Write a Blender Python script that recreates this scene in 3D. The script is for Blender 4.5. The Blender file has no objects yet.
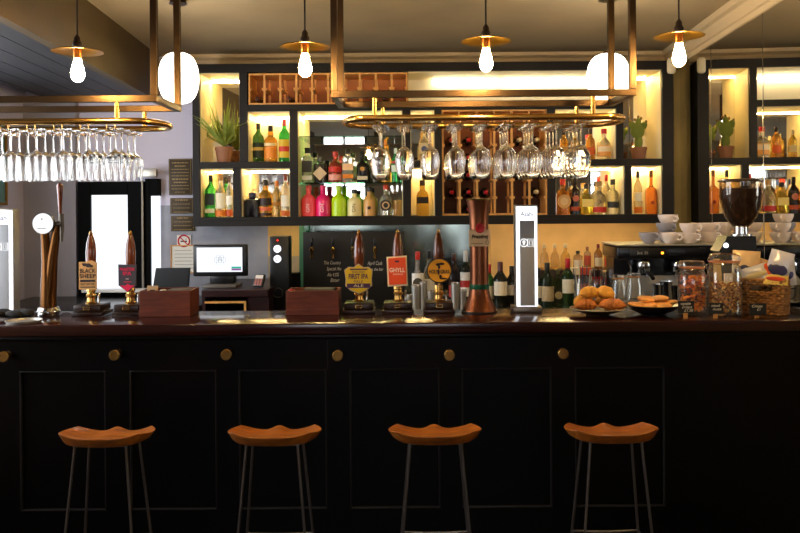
import bpy, bmesh, math, random
from mathutils import Vector, Matrix, noise
random.seed(7)
PI = math.pi
sc = bpy.context.scene
COL = sc.collection

# ------------------------------------------------------------------ measures
F = 820.0            # focal length in pixels of an 800 px wide picture
CX, CY = 405.0, 205.0  # vanishing point of the depth lines
HC = 1.61            # eye height
ROLL = 0.0075
BT = 1.10            # bar top
BF = 3.55            # bar front edge
BB = 4.00            # bar back edge
UF, UB = 5.65, 6.02  # shelving unit front / back
WALL = 6.05
CEIL = 2.72

def P(px, py, Y):
    dx, dy = px - CX, py - CY
    ca, sa = math.cos(ROLL), math.sin(ROLL)
    x = dx * ca - dy * sa
    y = dx * sa + dy * ca
    return Vector((x * Y / F, Y, HC - y * Y / F))
def X(px, Y, py=205): return P(px, py, Y).x
def Z(py, Y, px=405): return P(px, py, Y).z

# ------------------------------------------------------------------ materials
def lin(h):
    h = h.lstrip('#')
    o = []
    for i in (0, 2, 4):
        c = int(h[i:i+2], 16) / 255
        o.append(c / 12.92 if c <= .04045 else ((c + .055) / 1.055) ** 2.4)
    return (*o, 1)
_M = {}
def mat(name, col, rough=.5, metal=0, emit=None, es=0, trans=0, ior=1.45, coat=0, bump=0, bscale=60, var=0, vscale=8, stretch=(1, 1, 1), spec=.5):
    if name in _M: return _M[name]
    m = bpy.data.materials.new(name); m.use_nodes = True
    nt = m.node_tree; b = nt.nodes['Principled BSDF']
    c = lin(col)
    b.inputs['Base Color'].default_value = c
    b.inputs['Roughness'].default_value = rough
    b.inputs['Metallic'].default_value = metal
    b.inputs['Transmission Weight'].default_value = trans
    b.inputs['IOR'].default_value = ior
    b.inputs['Coat Weight'].default_value = coat
    b.inputs['Coat Roughness'].default_value = .08
    b.inputs['Specular IOR Level'].default_value = spec
    if emit:
        b.inputs['Emission Color'].default_value = lin(emit)
        b.inputs['Emission Strength'].default_value = es
    if bump or var:
        tc = nt.nodes.new('ShaderNodeTexCoord'); mp = nt.nodes.new('ShaderNodeMapping')
        mp.inputs['Scale'].default_value = stretch
        nt.links.new(tc.outputs['Object'], mp.inputs[0])
    if var:
        n = nt.nodes.new('ShaderNodeTexNoise'); n.inputs['Scale'].default_value = vscale; n.inputs['Detail'].default_value = 6
        nt.links.new(mp.outputs[0], n.inputs['Vector'])
        r = nt.nodes.new('ShaderNodeValToRGB')
        r.color_ramp.elements[0].position = .3; r.color_ramp.elements[1].position = .7
        r.color_ramp.elements[0].color = tuple(v * (1 - var) for v in c[:3]) + (1,)
        r.color_ramp.elements[1].color = tuple(min(1, v * (1 + var)) for v in c[:3]) + (1,)
        nt.links.new(n.outputs[0], r.inputs[0]); nt.links.new(r.outputs[0], b.inputs['Base Color'])
    if bump:
        n2 = nt.nodes.new('ShaderNodeTexNoise'); n2.inputs['Scale'].default_value = bscale
        nt.links.new(mp.outputs[0], n2.inputs['Vector'])
        bp = nt.nodes.new('ShaderNodeBump'); bp.inputs['Strength'].default_value = bump; bp.inputs['Distance'].default_value = .01
        nt.links.new(n2.outputs[0], bp.inputs['Height']); nt.links.new(bp.outputs[0], b.inputs['Normal'])
    _M[name] = m
    return m
def wood(name, c1, c2, rough=.4, scale=(3, 3, 30), coat=0, ring=5):
    if name in _M: return _M[name]
    m = mat(name, c1, rough, coat=coat); nt = m.node_tree; b = nt.nodes['Principled BSDF']
    tc = nt.nodes.new('ShaderNodeTexCoord'); mp = nt.nodes.new('ShaderNodeMapping'); mp.inputs['Scale'].default_value = scale
    n = nt.nodes.new('ShaderNodeTexNoise'); n.inputs['Scale'].default_value = ring; n.inputs['Detail'].default_value = 8; n.inputs['Distortion'].default_value = .6
    r = nt.nodes.new('ShaderNodeValToRGB'); r.color_ramp.elements[0].color = lin(c1); r.color_ramp.elements[1].color = lin(c2)
    r.color_ramp.elements[0].position = .35; r.color_ramp.elements[1].position = .65
    nt.links.new(tc.outputs['Object'], mp.inputs[0]); nt.links.new(mp.outputs[0], n.inputs['Vector'])
    nt.links.new(n.outputs[0], r.inputs[0]); nt.links.new(r.outputs[0], b.inputs['Base Color'])
    return m
def glass(name, tint='#ffffff', refl=1.0, haze=0.0, mx=.9):
    """thin clear glass: see-through with a fresnel sheen"""
    if name in _M: return _M[name]
    m = bpy.data.materials.new(name); m.use_nodes = True; nt = m.node_tree
    nt.nodes.remove(nt.nodes['Principled BSDF']); out = nt.nodes['Material Output']
    t = nt.nodes.new('ShaderNodeBsdfTransparent'); t.inputs[0].default_value = lin(tint)
    g = nt.nodes.new('ShaderNodeBsdfGlossy'); g.inputs['Roughness'].default_value = .03
    lw = nt.nodes.new('ShaderNodeLayerWeight'); lw.inputs['Blend'].default_value = .5
    pw_ = nt.nodes.new('ShaderNodeMath'); pw_.operation = 'POWER'; pw_.inputs[1].default_value = 2.1
    mr = nt.nodes.new('ShaderNodeMath'); mr.operation = 'MULTIPLY_ADD'; mr.inputs[1].default_value = mx; mr.inputs[2].default_value = .03
    nt.links.new(lw.outputs['Facing'], pw_.inputs[0]); nt.links.new(pw_.outputs[0], mr.inputs[0])
    mx = nt.nodes.new('ShaderNodeMixShader')
    nt.links.new(mr.outputs[0], mx.inputs[0]); nt.links.new(t.outputs[0], mx.inputs[1]); nt.links.new(g.outputs[0], mx.inputs[2])
    last = mx
    if haze:
        d = nt.nodes.new('ShaderNodeBsdfTranslucent'); d.inputs[0].default_value = lin(tint)
        d2 = nt.nodes.new('ShaderNodeBsdfDiffuse'); d2.inputs[0].default_value = lin(tint)
        a2 = nt.nodes.new('ShaderNodeAddShader'); nt.links.new(d.outputs[0], a2.inputs[0]); nt.links.new(d2.outputs[0], a2.inputs[1])
        m2 = nt.nodes.new('ShaderNodeMixShader'); m2.inputs[0].default_value = haze
        nt.links.new(mx.outputs[0], m2.inputs[1]); nt.links.new(a2.outputs[0], m2.inputs[2]); last = m2
    nt.links.new(last.outputs[0], out.inputs[0])
    _M[name] = m; return m
def emis(name, col, s):
    if name in _M: return _M[name]
    m = bpy.data.materials.new(name); m.use_nodes = True; nt = m.node_tree
    nt.nodes.remove(nt.nodes['Principled BSDF']); e = nt.nodes.new('ShaderNodeEmission')
    e.inputs[0].default_value = lin(col); e.inputs[1].default_value = s
    nt.links.new(e.outputs[0], nt.nodes['Material Output'].inputs[0]); _M[name] = m; return m
def liquor(col):
    n = 'liquor_' + col.strip('#')
    if n in _M: return _M[n]
    c = lin(col); c = (c[0], min(c[0] * .5, c[1] * 1.25) if c[0] * .5 > c[1] > c[2] else c[1], c[2], 1)
    m = mat(n, col, .03, trans=.78, ior=1.3)
    m.node_tree.nodes['Principled BSDF'].inputs['Base Color'].default_value = tuple(min(1, v ** .62) for v in c[:3]) + (1,)
    return m
def solid(col, rough=.35): return mat('paint_%s_%d' % (col.strip('#'), rough * 100), col, rough)

BLACKPAINT = mat('black_gloss_paint', '#050506', .3, bump=.03, bscale=14, stretch=(6, 6, 1), spec=.2)
BEAD = mat('worn_highlight_bead', '#1c1c1f', .3, spec=.5)  # lighter grey puts edge highlights as well as wear into the colour
BLACK = mat('black_plastic', '#0b0b0c', .35)
BLACKMAT = mat('black_matt', '#050505', .7, spec=.1)
UNIT = mat('charcoal_brown_paint', '#130f0c', .5, spec=.3)
MAHOG = wood('mahogany_gloss', '#1e0908', '#2c0f0c', .17, (1.5, 14, 14))
REDWOOD = wood('redbrown_box_wood', '#4e1d0b', '#632910', .5, (2, 10, 10))
DARKWOOD = wood('dark_pump_wood', '#1d0f08', '#2f180c', .3, (2, 10, 10))
HANDLE = wood('varnished_handle_wood', '#4a1f0b', '#7a3a14', .18, (12, 12, 2), coat=.5)
SEATW = wood('stool_seat_wood', '#8a4c16', '#b0661f', .38, (3, 14, 6), coat=.15)
PINE = wood('pine_rack_wood', '#c98a42', '#e0a659', .45, (6, 6, 3))
CUBBYBACK = mat('rack_dark_back', '#5c3016', .6)
BRASS = mat('polished_brass', '#cfa25a', .24, 1)
BRASSB = mat('brushed_brass', '#4d3c2b', .38, 1, bump=.1, bscale=200, stretch=(1, 1, .1))
BRASSD = mat('aged_brass_shade', '#8a6a25', .3, 1)
COPPER = mat('copper_bronze', '#7d4c34', .36, 1)
BRONZE = mat('dark_bronze', '#6b4a2c', .35, 1)
CHROME = mat('chrome', '#c8c8c8', .12, 1)
STEEL = mat('brushed_steel', '#b8b2a8', .42, .85)
IRON = mat('black_iron_rod', '#7d7a78', .3, .9)
MIRROR = mat('mirror_silver', '#e4e2da', .015, 1)
CREAM = mat('cream_lining', '#e9d9ad', .5)
WHITEBOARD = mat('white_board', '#f0e8d6', .4)
PLASTERC = mat('ceiling_plaster', '#a5916f', .8, var=.1, vscale=2)
LILAC = mat('lilac_grey_wall', '#d0cadb', .75, bump=.05)
GREYW = mat('mid_grey_wall', '#a09da6', .75, bump=.05)
CONC = mat('grey_concrete', '#92939c', .7, bump=.1, bscale=30, var=.18, vscale=5)
GLASSC = glass('clear_glass', '#fdfdfb', 1.0, .012, .85)
STEM = mat('crystal', '#ffffff', .0, trans=1, ior=1.42)
GLASSG = glass('green_edge_glass', '#bfe6d2', 1.0, .0)
WHITE = mat('white_enamel', '#f0efec', .3)
PAPER = mat('paper_white', '#e4e0d6', .7)
LED = emis('led_warm', '#ffe09a', 40)
LEDW = emis('led_white_tube', '#ffedbe', 4.5)
LEDU = emis('led_under_unit', '#ffd590', 8)
BULB = emis('bulb_glow', '#ffd48a', 130)
GLOBE = emis('opal_globe_glow', '#fff0dc', 4.2)
DAY = emis('frosted_daylight_pane', '#f2f7ff', .42)
SCREEN = emis('lit_screen', '#f4f8ff', .34)
TOWERL = emis('white_tower_light', '#f4f6ff', .55)

# ------------------------------------------------------------------ mesh helpers
def box(bm, x0, x1, y0, y1, z0, z1, bev=0, seg=2):
    vs = [bm.verts.new((x, y, z)) for x in (x0, x1) for y in (y0, y1) for z in (z0, z1)]
    fs = [(0, 1, 3, 2), (4, 6, 7, 5), (0, 4, 5, 1), (2, 3, 7, 6), (0, 2, 6, 4), (1, 5, 7, 3)]
    ff = [bm.faces.new([vs[i] for i in f]) for f in fs]
    if bev:
        es = list({e for f in ff for e in f.edges})
        bmesh.ops.bevel(bm, geom=es, offset=bev, segments=seg, affect='EDGES', profile=.5)
    return bm
def lathe(bm, prof, n=24, c=(0, 0, 0), sq=None, caps=True):
    rings = []
    for i, (r, z) in enumerate(prof):
        ring = []
        q = sq(i) if sq else 0
        for k in range(n):
            a = 2 * PI * (k + .5) / n
            rr = r
            if q:
                p = 7
                se = (abs(math.cos(a)) ** p + abs(math.sin(a)) ** p) ** (-1 / p)
                rr = r * (1 + (se - 1) * q)
            ring.append(bm.verts.new((c[0] + rr * math.cos(a), c[1] + rr * math.sin(a), c[2] + z)))
        rings.append(ring)
    for a, b in zip(rings, rings[1:]):
        for k in range(n):
            bm.faces.new((a[k], a[(k + 1) % n], b[(k + 1) % n], b[k]))
    if caps:
        bm.faces.new(rings[0][::-1]); bm.faces.new(rings[-1])
    return bm
def tube(bm, pts, r, n=8, closed=False):
    pts = [Vector(p) for p in pts]; N = len(pts)
    rr = r if isinstance(r, (list, tuple)) else [r] * N
    rings = []; up = None
    for i, p in enumerate(pts):
        a = pts[i - 1] if (i > 0 or closed) else p
        b = pts[(i + 1) % N] if (i < N - 1 or closed) else p
        t = (b - a).normalized()
        if up is None:
            up = Vector((0, 0, 1)) if abs(t.z) < .9 else Vector((1, 0, 0))
        s = t.cross(up).normalized(); up = s.cross(t).normalized()
        rings.append([bm.verts.new(p + rr[i] * (math.cos(2 * PI * k / n) * s + math.sin(2 * PI * k / n) * up)) for k in range(n)])
    for i in range(N if closed else N - 1):
        a, b = rings[i], rings[(i + 1) % N]
        for k in range(n):
            bm.faces.new((a[k], a[(k + 1) % n], b[(k + 1) % n], b[k]))
    if not closed:
        bm.faces.new(rings[0][::-1]); bm.faces.new(rings[-1])
    return bm
def sqbar(bm, p0, p1, w):
    """square bar along an axis"""
    p0, p1 = Vector(p0), Vector(p1); d = p1 - p0
    h = w / 2
    lo = [min(p0[i], p1[i]) - (h if abs(d[i]) < 1e-6 else 0) for i in range(3)]
    hi = [max(p0[i], p1[i]) + (h if abs(d[i]) < 1e-6 else 0) for i in range(3)]
    return box(bm, lo[0], hi[0], lo[1], hi[1], lo[2], hi[2], .0015, 1)
def prism(bm, poly, d0, d1, axis='y', bev=0):
    def v(a, b, d):
        return {'y': (a, d, b), 'z': (a, b, d), 'x': (d, a, b)}[axis]
    A = [bm.verts.new(v(a, b, d0)) for a, b in poly]; B = [bm.verts.new(v(a, b, d1)) for a, b in poly]
    n = len(poly); ff = [bm.faces.new(A), bm.faces.new(B[::-1])]
    for k in range(n):
        ff.append(bm.faces.new((A[k], B[k], B[(k + 1) % n], A[(k + 1) % n])))
    if bev:
        es = list({e for f in ff[:2] for e in f.edges})
        bmesh.ops.bevel(bm, geom=es, offset=bev, segments=2, affect='EDGES')
    return bm
def ball(bm, c, rx, ry, rz, u=16, v=10, rot=None, lump=0, ls=20):
    r = bmesh.ops.create_uvsphere(bm, u_segments=u, v_segments=v, radius=1)
    for w in r['verts']:
        p = Vector((w.co.x * rx, w.co.y * ry, w.co.z * rz))
        if lump:
            p *= 1 + lump * noise.noise(Vector(c) * 7 + p * ls)
        if rot is not None: p = rot @ p
        w.co = p + Vector(c)
    return bm
def arc(bm, r, z0, z1, ang, th=.0006, n=14, c=(0, 0), a0=-PI / 2):
    """curved label on the front of a round body"""
    g = []
    for k in range(n + 1):
        a = a0 - ang / 2 + ang * k / n
        g.append([bm.verts.new((c[0] + q * math.cos(a), c[1] + q * math.sin(a), z)) for q, z in ((r, z0), (r + th, z0), (r + th, z1), (r, z1))])
    for a, b in zip(g, g[1:]):
        for k in range(4):
            bm.faces.new((a[k], b[k], b[(k + 1) % 4], a[(k + 1) % 4]))
    bm.faces.new(g[0]); bm.faces.new(g[-1][::-1])
    return bm
def B(): return bmesh.new()
def obj(name, bm, m, parent=None, loc=None, rot=None, smooth=True, label=None, kind=None, ang=40):
    bmesh.ops.recalc_face_normals(bm, faces=bm.faces)
    me = bpy.data.meshes.new(name); bm.to_mesh(me); bm.free()
    if smooth:
        for p in me.polygons: p.use_smooth = True
        me.set_sharp_from_angle(angle=math.radians(ang))
    me.materials.append(m)
    o = bpy.data.objects.new(name, me); COL.objects.link(o)
    if parent is not None: o.parent = parent
    if loc is not None: o.location = loc
    if rot is not None: o.rotation_euler = rot
    if label: o['label'] = label
    if kind: o['kind'] = kind
    return o
def tag(o, label, cat, group=None):
    o['label'] = label; o['category'] = cat
    if group: o['group'] = group
    return o
def thing(name, label, cat, loc=(0, 0, 0), rz=0, group=None):
    o = bpy.data.objects.new(name, None); COL.objects.link(o)
    o.empty_display_size = .05
    o.location = loc; o.rotation_euler = (0, 0, rz)
    return tag(o, label, cat, group)
def struct(name, bm, m, parent=None, smooth=False):
    return obj(name, bm, m, parent, smooth=smooth, kind='structure')
def dup(root, loc, label, rz=0, group=None):
    r = root.copy(); COL.objects.link(r); r.location = loc; r.rotation_euler = (0, 0, rz); r['label'] = label
    if group: r['group'] = group
    for ch in root.children:
        c = ch.copy(); COL.objects.link(c); c.parent = r
        for g in ch.children:
            d = g.copy(); COL.objects.link(d); d.parent = c
    return r
def text(s, size, m, parent, loc, width=None, name='lettering', rot=(PI / 2, 0, 0), ext=.0004, shear=0, bold=0, space=.85):
    cu = bpy.data.curves.new(name, 'FONT'); cu.body = s; cu.size = size; cu.align_x = 'CENTER'; cu.align_y = 'CENTER'
    cu.extrude = ext; cu.shear = shear; cu.space_line = space; cu.offset = bold; cu.resolution_u = 3
    t = bpy.data.objects.new(name, cu); COL.objects.link(t)
    bpy.context.view_layer.update()
    me = bpy.data.meshes.new_from_object(t.evaluated_get(bpy.context.evaluated_depsgraph_get()))
    bpy.data.objects.remove(t); bpy.data.curves.remove(cu)
    xs = [v.co.x for v in me.vertices]
    if width and xs:
        k = width / (max(xs) - min(xs)); mid = (max(xs) + min(xs)) / 2
        for v in me.vertices: v.co.x = (v.co.x - mid) * k
    me.materials.clear(); me.materials.append(m); me.name = name
    o = bpy.data.objects.new(name, me); COL.objects.link(o); o.parent = parent; o.location = loc; o.rotation_euler = rot
    return o
ORD = ['first', 'second', 'third', 'fourth', 'fifth', 'sixth', 'seventh', 'eighth', 'ninth', 'tenth']

# ------------------------------------------------------------------ camera
cam = bpy.data.cameras.new('camera'); co = bpy.data.objects.new('camera', cam); COL.objects.link(co)
cam.sensor_width = 36; cam.lens = F / 800 * 36; cam.sensor_fit = 'HORIZONTAL'
cam.shift_x = -(CX - 400) / 800; cam.shift_y = -(266.5 - CY) / 800
cam.clip_start = .05
co.matrix_world = Matrix.Translation((0, 0, HC)) @ Matrix.Rotation(PI / 2, 4, 'X') @ Matrix.Rotation(-ROLL, 4, 'Z')
sc.camera = co

# ------------------------------------------------------------------ room shell
def xw(Y): return 1.943 + .061 * (Y - 5.65)     # right wall line
def xl(Y): return -2.79 - .067 * (Y - 6.05)     # left wall line
REAR = -3.2
struct('floor', box(B(), -3.2, 2.4, REAR, WALL + .1, -.06, 0), wood('floor_boards', '#24150c', '#38210f', .45, (12, 1.5, 1)))
struct('ceiling', box(B(), -3.4, 2.4, REAR, WALL + .15, CEIL, CEIL + .06), PLASTERC)
struct('wall_back', box(B(), -3.2, 2.3, WALL, WALL + .12, 0, CEIL), LILAC)
b = B()
def lw_(b, ya, yb_, z0, z1, th=.1, off=0): prism(b, [(xl(yb_) - off, yb_), (xl(yb_) - off - th, yb_), (xl(ya) - off - th, ya), (xl(ya) - off, ya)], z0, z1, 'z')
LW0, LW1 = 2.6, 4.9
lw_(b, LW1, WALL, 0, CEIL); lw_(b, REAR, LW0, 0, CEIL); lw_(b, LW0, LW1, 0, 1.05); lw_(b, LW0, LW1, 2.33, CEIL)
struct('wall_left', b, LILAC)
b = B()
for q in (LW0, (LW0 + LW1) / 2 - .03, LW1 - .06): lw_(b, q, q + .06, 1.05, 2.33, .05, .03)
for q in (1.05, 2.27): lw_(b, LW0 + .06, (LW0 + LW1) / 2 - .03, q, q + .06, .05, .03); lw_(b, (LW0 + LW1) / 2 + .03, LW1 - .06, q, q + .06, .05, .03)
struct('window_5', b, BLACK)  # unseen side window, added to bring daylight onto the left back wall
L = bpy.data.lights.new('window_daylight', 'AREA'); L.shape = 'RECTANGLE'; L.size = LW1 - LW0; L.size_y = 1.28; L.cycles.is_portal = True
lo = bpy.data.objects.new('window_daylight', L); COL.objects.link(lo); lo.location = (xl(3.75) - .05, 3.75, 1.69); lo.rotation_euler = (PI / 2, 0, -PI / 2 + .067)
struct('wall_right', prism(B(), [(xw(WALL), WALL), (xw(WALL) + .1, WALL), (xw(REAR) + .1, REAR), (xw(REAR), REAR)], 0, CEIL, 'z'), mat('right_wall_paint', '#8d7c5c', .7))
# rear wall of the room behind the viewer with two street windows
b = B(); y0, y1 = REAR - .15, REAR
box(b, -2.6, 1.9, y0, y1, 0, 1.25); box(b, -2.6, 1.9, y0, y1, 2.25, CEIL)
for a, c in ((-2.6, -1.55), (-.7, .4), (1.2, 1.9)): box(b, a, c, y0, y1, 1.25, 2.25)
struct('wall_rear', b, mat('rear_wall_paint', '#9a948c', .7))
for i, (a, c) in enumerate(((-1.55, -.7), (.4, 1.2))):
    b = B(); w = .05
    for q in ((a, a + w), (c - w, c), ((a + c) / 2 - .02, (a + c) / 2 + .02)): box(b, q[0], q[1], y0 + .04, y1 - .03, 1.25, 2.25)
    for q in ((1.25, 1.29), (2.21, 2.25), (1.95, 1.98)): box(b, a, c, y0 + .045, y1 - .035, q[0], q[1])
    struct('window_%d' % (i + 2), b, BLACK)
    L = bpy.data.lights.new('window_daylight', 'AREA'); L.shape = 'RECTANGLE'; L.size = c - a; L.size_y = 1.0
    L.cycles.is_portal = True
    lo = bpy.data.objects.new('window_daylight', L); COL.objects.link(lo); lo.location = ((a + c) / 2, y0 + .02, 1.75)
    lo.rotation_euler = (PI / 2, 0, PI)
# dropped soffit running into the room on the left: brown side, dark boarded underside
m_ = -.0655
def xs(Y): return -1.784 + m_ * (Y - 5.764)
zb = 2.397
b = B(); ya, yb = -.5, WALL
prism(b, [(xs(yb), yb), (xs(yb) - .05, yb), (xs(ya) - .05, ya), (xs(ya), ya)], zb - .012, CEIL, 'z')
struct('beam_left', b, mat('brown_soffit_paint', '#47371a', .6, bump=.08, var=.12, vscale=4))
b = B(); wd = .134
for k in range(5):
    q = -.05 - k * (wd + .006)
    prism(b, [(xs(yb) + q, yb), (xs(yb) + q - wd, yb), (xs(ya) + q - wd, ya), (xs(ya) + q, ya)], zb, zb + .03, 'z')
q = -.05 - 5 * (wd + .006)
prism(b, [(xs(yb) + q, yb), (xs(yb) + q - .03, yb), (xs(ya) + q - .03, ya), (xs(ya) + q, ya)], zb, CEIL, 'z')
prism(b, [(xs(yb) - .05, yb), (xs(yb) + q, yb), (xs(ya) + q, ya), (xs(ya) - .05, ya)], zb + .035, zb + .06, 'z')
struct('beam_left_underside', b, mat('slate_grey_boards', '#242429', .55, var=.15, vscale=5, stretch=(4, .6, 4)))
# cornices
b = B(); prof = [(0, 0), (-.012, .005), (-.018, .03), (-.03, .035), (-.045, .07), (-.05, .09), (-.075, .1), (-.08, .134), (0, .134)]
za = CEIL - .134
A = [b.verts.new((xw(WALL) + u, WALL, za + w)) for u, w in prof]; Bv = [b.verts.new((xw(REAR) + u, REAR, za + w)) for u, w in prof]
n = len(prof)
for k in range(n): b.faces.new((A[k], A[(k + 1) % n], Bv[(k + 1) % n], Bv[k]))
struct('cornice_right', b, mat('cornice_paint', '#cbb38c', .6))
b = B(); prism(b, [(WALL, CEIL - .085), (WALL - .02, CEIL - .08), (WALL - .035, CEIL - .04), (WALL - .07, CEIL - .025), (WALL - .075, CEIL), (WALL, CEIL)], -1.75, xw(WALL) - .02, 'x')
struct('cornice_back', b, _M['cornice_paint'])
# wall sections behind the bar
struct('trim_1', box(B(), X(27, WALL), X(79, WALL), WALL - .06, WALL, 0, zb), GREYW)
struct('trim_2', box(B(), X(161, WALL), X(268, WALL), WALL - .012, WALL, 0, 1.62), CONC)
struct('trim_3', box(B(), X(268, WALL), X(300, WALL), WALL - .02, WALL, 1.24, 1.56), mat('golden_board', '#d6a95a', .5, var=.08))
struct('trim_4', box(B(), X(268, WALL), X(300, WALL), WALL - .02, WALL, .9, 1.24), mat('beige_board', '#a08c6c', .5))
struct('trim_5', box(B(), X(482, WALL), xw(WALL) - .01, WALL - .015, WALL, .9, 1.56), mat('ochre_plaster', '#dab478', .6, var=.08))
b = B(); box(b, 1.865, xw(UB) - .012, UB - .2, UB, .9, CEIL - .09); box(b, 1.9, xw(UB) - .02, UB - .24, UB - .2, .9, CEIL - .09)
struct('trim_6', b, mat('olive_corner_boards', '#a08a4e', .55, var=.15, vscale=3))

# black framed window with frosted panes in the back wall
def pw(px, py): return X(px, WALL - .05, py), Z(py, WALL - .05, px)
x0, zt = pw(79, 182); x1, _ = pw(145, 182); zs = Z(284, WALL - .05, 110)
b = B(); Y0, Y1 = WALL - .08, WALL - .005
px0, px1 = X(92, WALL - .05, 240), X(129, WALL - .05, 240); pt = Z(195, WALL - .05, 110)
box(b, x0, px0, Y0, Y1, .9, zt, .004); box(b, px1, x1, Y0, Y1, .9, zt, .004); box(b, px0, px1, Y0, Y1, pt, zt, .004); box(b, px0, px1, Y0, Y1, .9, zs - .04, .004)
w1 = struct('window_1', b, BLACKMAT)
obj('pane', box(B(), px0, px1, Y0 + .03, Y0 + .045, zs - .04, pt), DAY, w1, smooth=False)
obj('sill', box(B(), px0 - .03, px1 + .2, Y0 - .1, Y0 + .02, zs - .05, zs - .028, .004), WHITE, w1)
x0 = X(146.5, WALL - .05, 240); x1 = X(160, WALL - .05, 240); pa = X(151.5, WALL - .05, 240)
b = B(); box(b, x0, pa, Y0, Y1, .9, zt + .02, .004); box(b, pa, x1, Y0, Y1, Z(196, WALL, 155), zt + .02, .004)
w2 = struct('window_4', b, BLACKMAT)
obj('pane', box(B(), pa, x1, Y0 + .03, Y0 + .045, zs - .04, Z(196, WALL, 155)), DAY, w2, smooth=False)
obj('hinge_post', tube(B(), [(x0 - .012, Y0 - .02, .95), (x0 - .012, Y0 - .02, zt)], .008), STEEL, w2)
obj('door_closer', box(B(), x0 - .01, x1, Y0 - .05, Y0 - .005, zt + .03, zt + .09, .006), STEEL, w2)

# ------------------------------------------------------------------ right wall mirror
mr = thing('wall_mirror', 'large wall mirror of joined panels covering the right wall above the bar', 'mirror', (0, 0, 0))
seams = [5.96, 5.08, 4.227, 3.375, 2.52]
for a, c in zip(seams, seams[1:]):
    b = B(); A0, C0 = a - .002, c + .002
    prism(b, [(xw(A0) - .001, A0), (xw(A0) - .007, A0), (xw(C0) - .007, C0), (xw(C0) - .001, C0)], BT + .01, CEIL - .136, 'z')
    obj('mirror_panel', b, MIRROR, mr, smooth=False)
for s in seams[1:4]:
    obj('joint_strip', box(B(), xw(s) - .009, xw(s) - .002, s - .003, s + .003, BT + .01, CEIL - .136), CHROME, mr, smooth=False)

# ------------------------------------------------------------------ back bar shelving
S = F / UF
def ux(d): return d / S
def uz(d): return HC - d / S
un = thing('back_bar_shelving', 'long dark wall unit of open lit shelves behind the bar', 'shelving', (0, 0, 0))
posts = [(-212, -205, -142.5, 20), (-165, -157, -134, -44.5), (-172, -164, -38, 11), (-115, -107, -95, 11), (-2, 6, -95, 11), (30, 37, -95, 11),
         (143, 151, -95, 11), (212, 219, -134, -44.5), (220, 227, -38, 11), (258, 269, -142.5, 20)]
for a, c, t, d in posts:
    obj('post', box(B(), ux(a), ux(c), UF, UB, uz(d), uz(t), .002), UNIT, un, smooth=False)
rails = [(-205, 258, -142.5, -134), (-205, 258, 11, 14.5), (-157, 212, -101.5, -95), (-205, -115, -44.5, -38), (151, 258, -44.5, -38), (6, 30, -44.5, -38)]
for a, c, t, d in rails:
    obj('rail', box(B(), ux(a), ux(c), UF, UB, uz(d), uz(t), .002), UNIT, un, smooth=False)
obj('fascia', box(B(), ux(-205), ux(258), UF, UF + .02, uz(20), uz(14.5)), UNIT, un, smooth=False)
cells = [  # x0 x1 top bottom back led
    (-205, -165, -134, -44.5, 'm', 1), (-157, -115, -95, -44.5, 'w', 1), (-205, -172, -38, 11, 'm', 1), (-164, -115, -38, 11, 'm', 1),
    (-107, -2, -95, 11, 'm', 1), (6, 30, -95, -44.5, 'm', 1), (6, 30, -38, 11, 'w', 1), (4, 212, -134, -101.5, 'w', 2), (151, 212, -95, -44.5, 'm', 1), (151, 220, -38, 11, 'm', 1),
    (219, 258, -134, -44.5, 'm', 1), (227, 258, -38, 11, 'w', 1), (-157, 4, -134, -101.5, 'c', 0), (37, 143, -95, 11, 'c', 0)]
for x0, x1, t, d, bk, led in cells:
    xa, xb, zt, z0 = ux(x0), ux(x1), uz(t), uz(d)
    m = {'m': MIRROR, 'w': WHITEBOARD, 'c': CUBBYBACK}[bk]
    obj('mirror_back' if bk == 'm' else 'back_board', box(B(), xa, xb, UB - .01, UB + .005, z0, zt), m, un, smooth=False)
    if led:
        b = B()
        box(b, xa, xa + .005, UF + .025, UB - .011, z0 + .001, zt - .001); box(b, xb - .005, xb, UF + .025, UB - .011, z0 + .001, zt - .001)
        box(b, xa + .006, xb - .006, UF + .025, UB - .011, zt - .006, zt - .001)
        obj('lining', b, CREAM, un, smooth=False)
    if bk == 'c':
        obj('led_strip', box(B(), xa + .01, xb - .01, UF + .262, UF + .272, zt - .011, zt - .004), emis('led_amber', '#ffc878', 9), un, smooth=False)
    if led == 1:
        obj('led_strip', box(B(), xa + .008, xb - .008, UB - .026, UB - .014, zt - .018, zt - .010), LED, un, smooth=False)
    elif led == 2:
        for q in ((ux(30), ux(100)), (ux(104), ux(200))):
            obj('led_tube', tube(B(), [(q[0], UB - .045, zt - .03), (q[1], UB - .045, zt - .03)], .011, 10), LEDW, un)
for a, c in ((-136, -108), (76, 255)):
    obj('under_light', box(B(), ux(a), ux(c), UF + .05, UF + .075, uz(14.5) - .012, uz(14.5) - .001), LEDU, un, smooth=False)
for zz in (Z(135.5, UF + .05), Z(182, UF + .05)):
    obj('glass_shelf', box(B(), ux(-107) + .006, ux(-2) - .006, UF + .03, UB - .012, zz - .009, zz - .001), GLASSG, un, smooth=False)
ZS0, ZS1 = uz(11), uz(-44.5)
ZG = Z(182, UF + .05)

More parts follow.
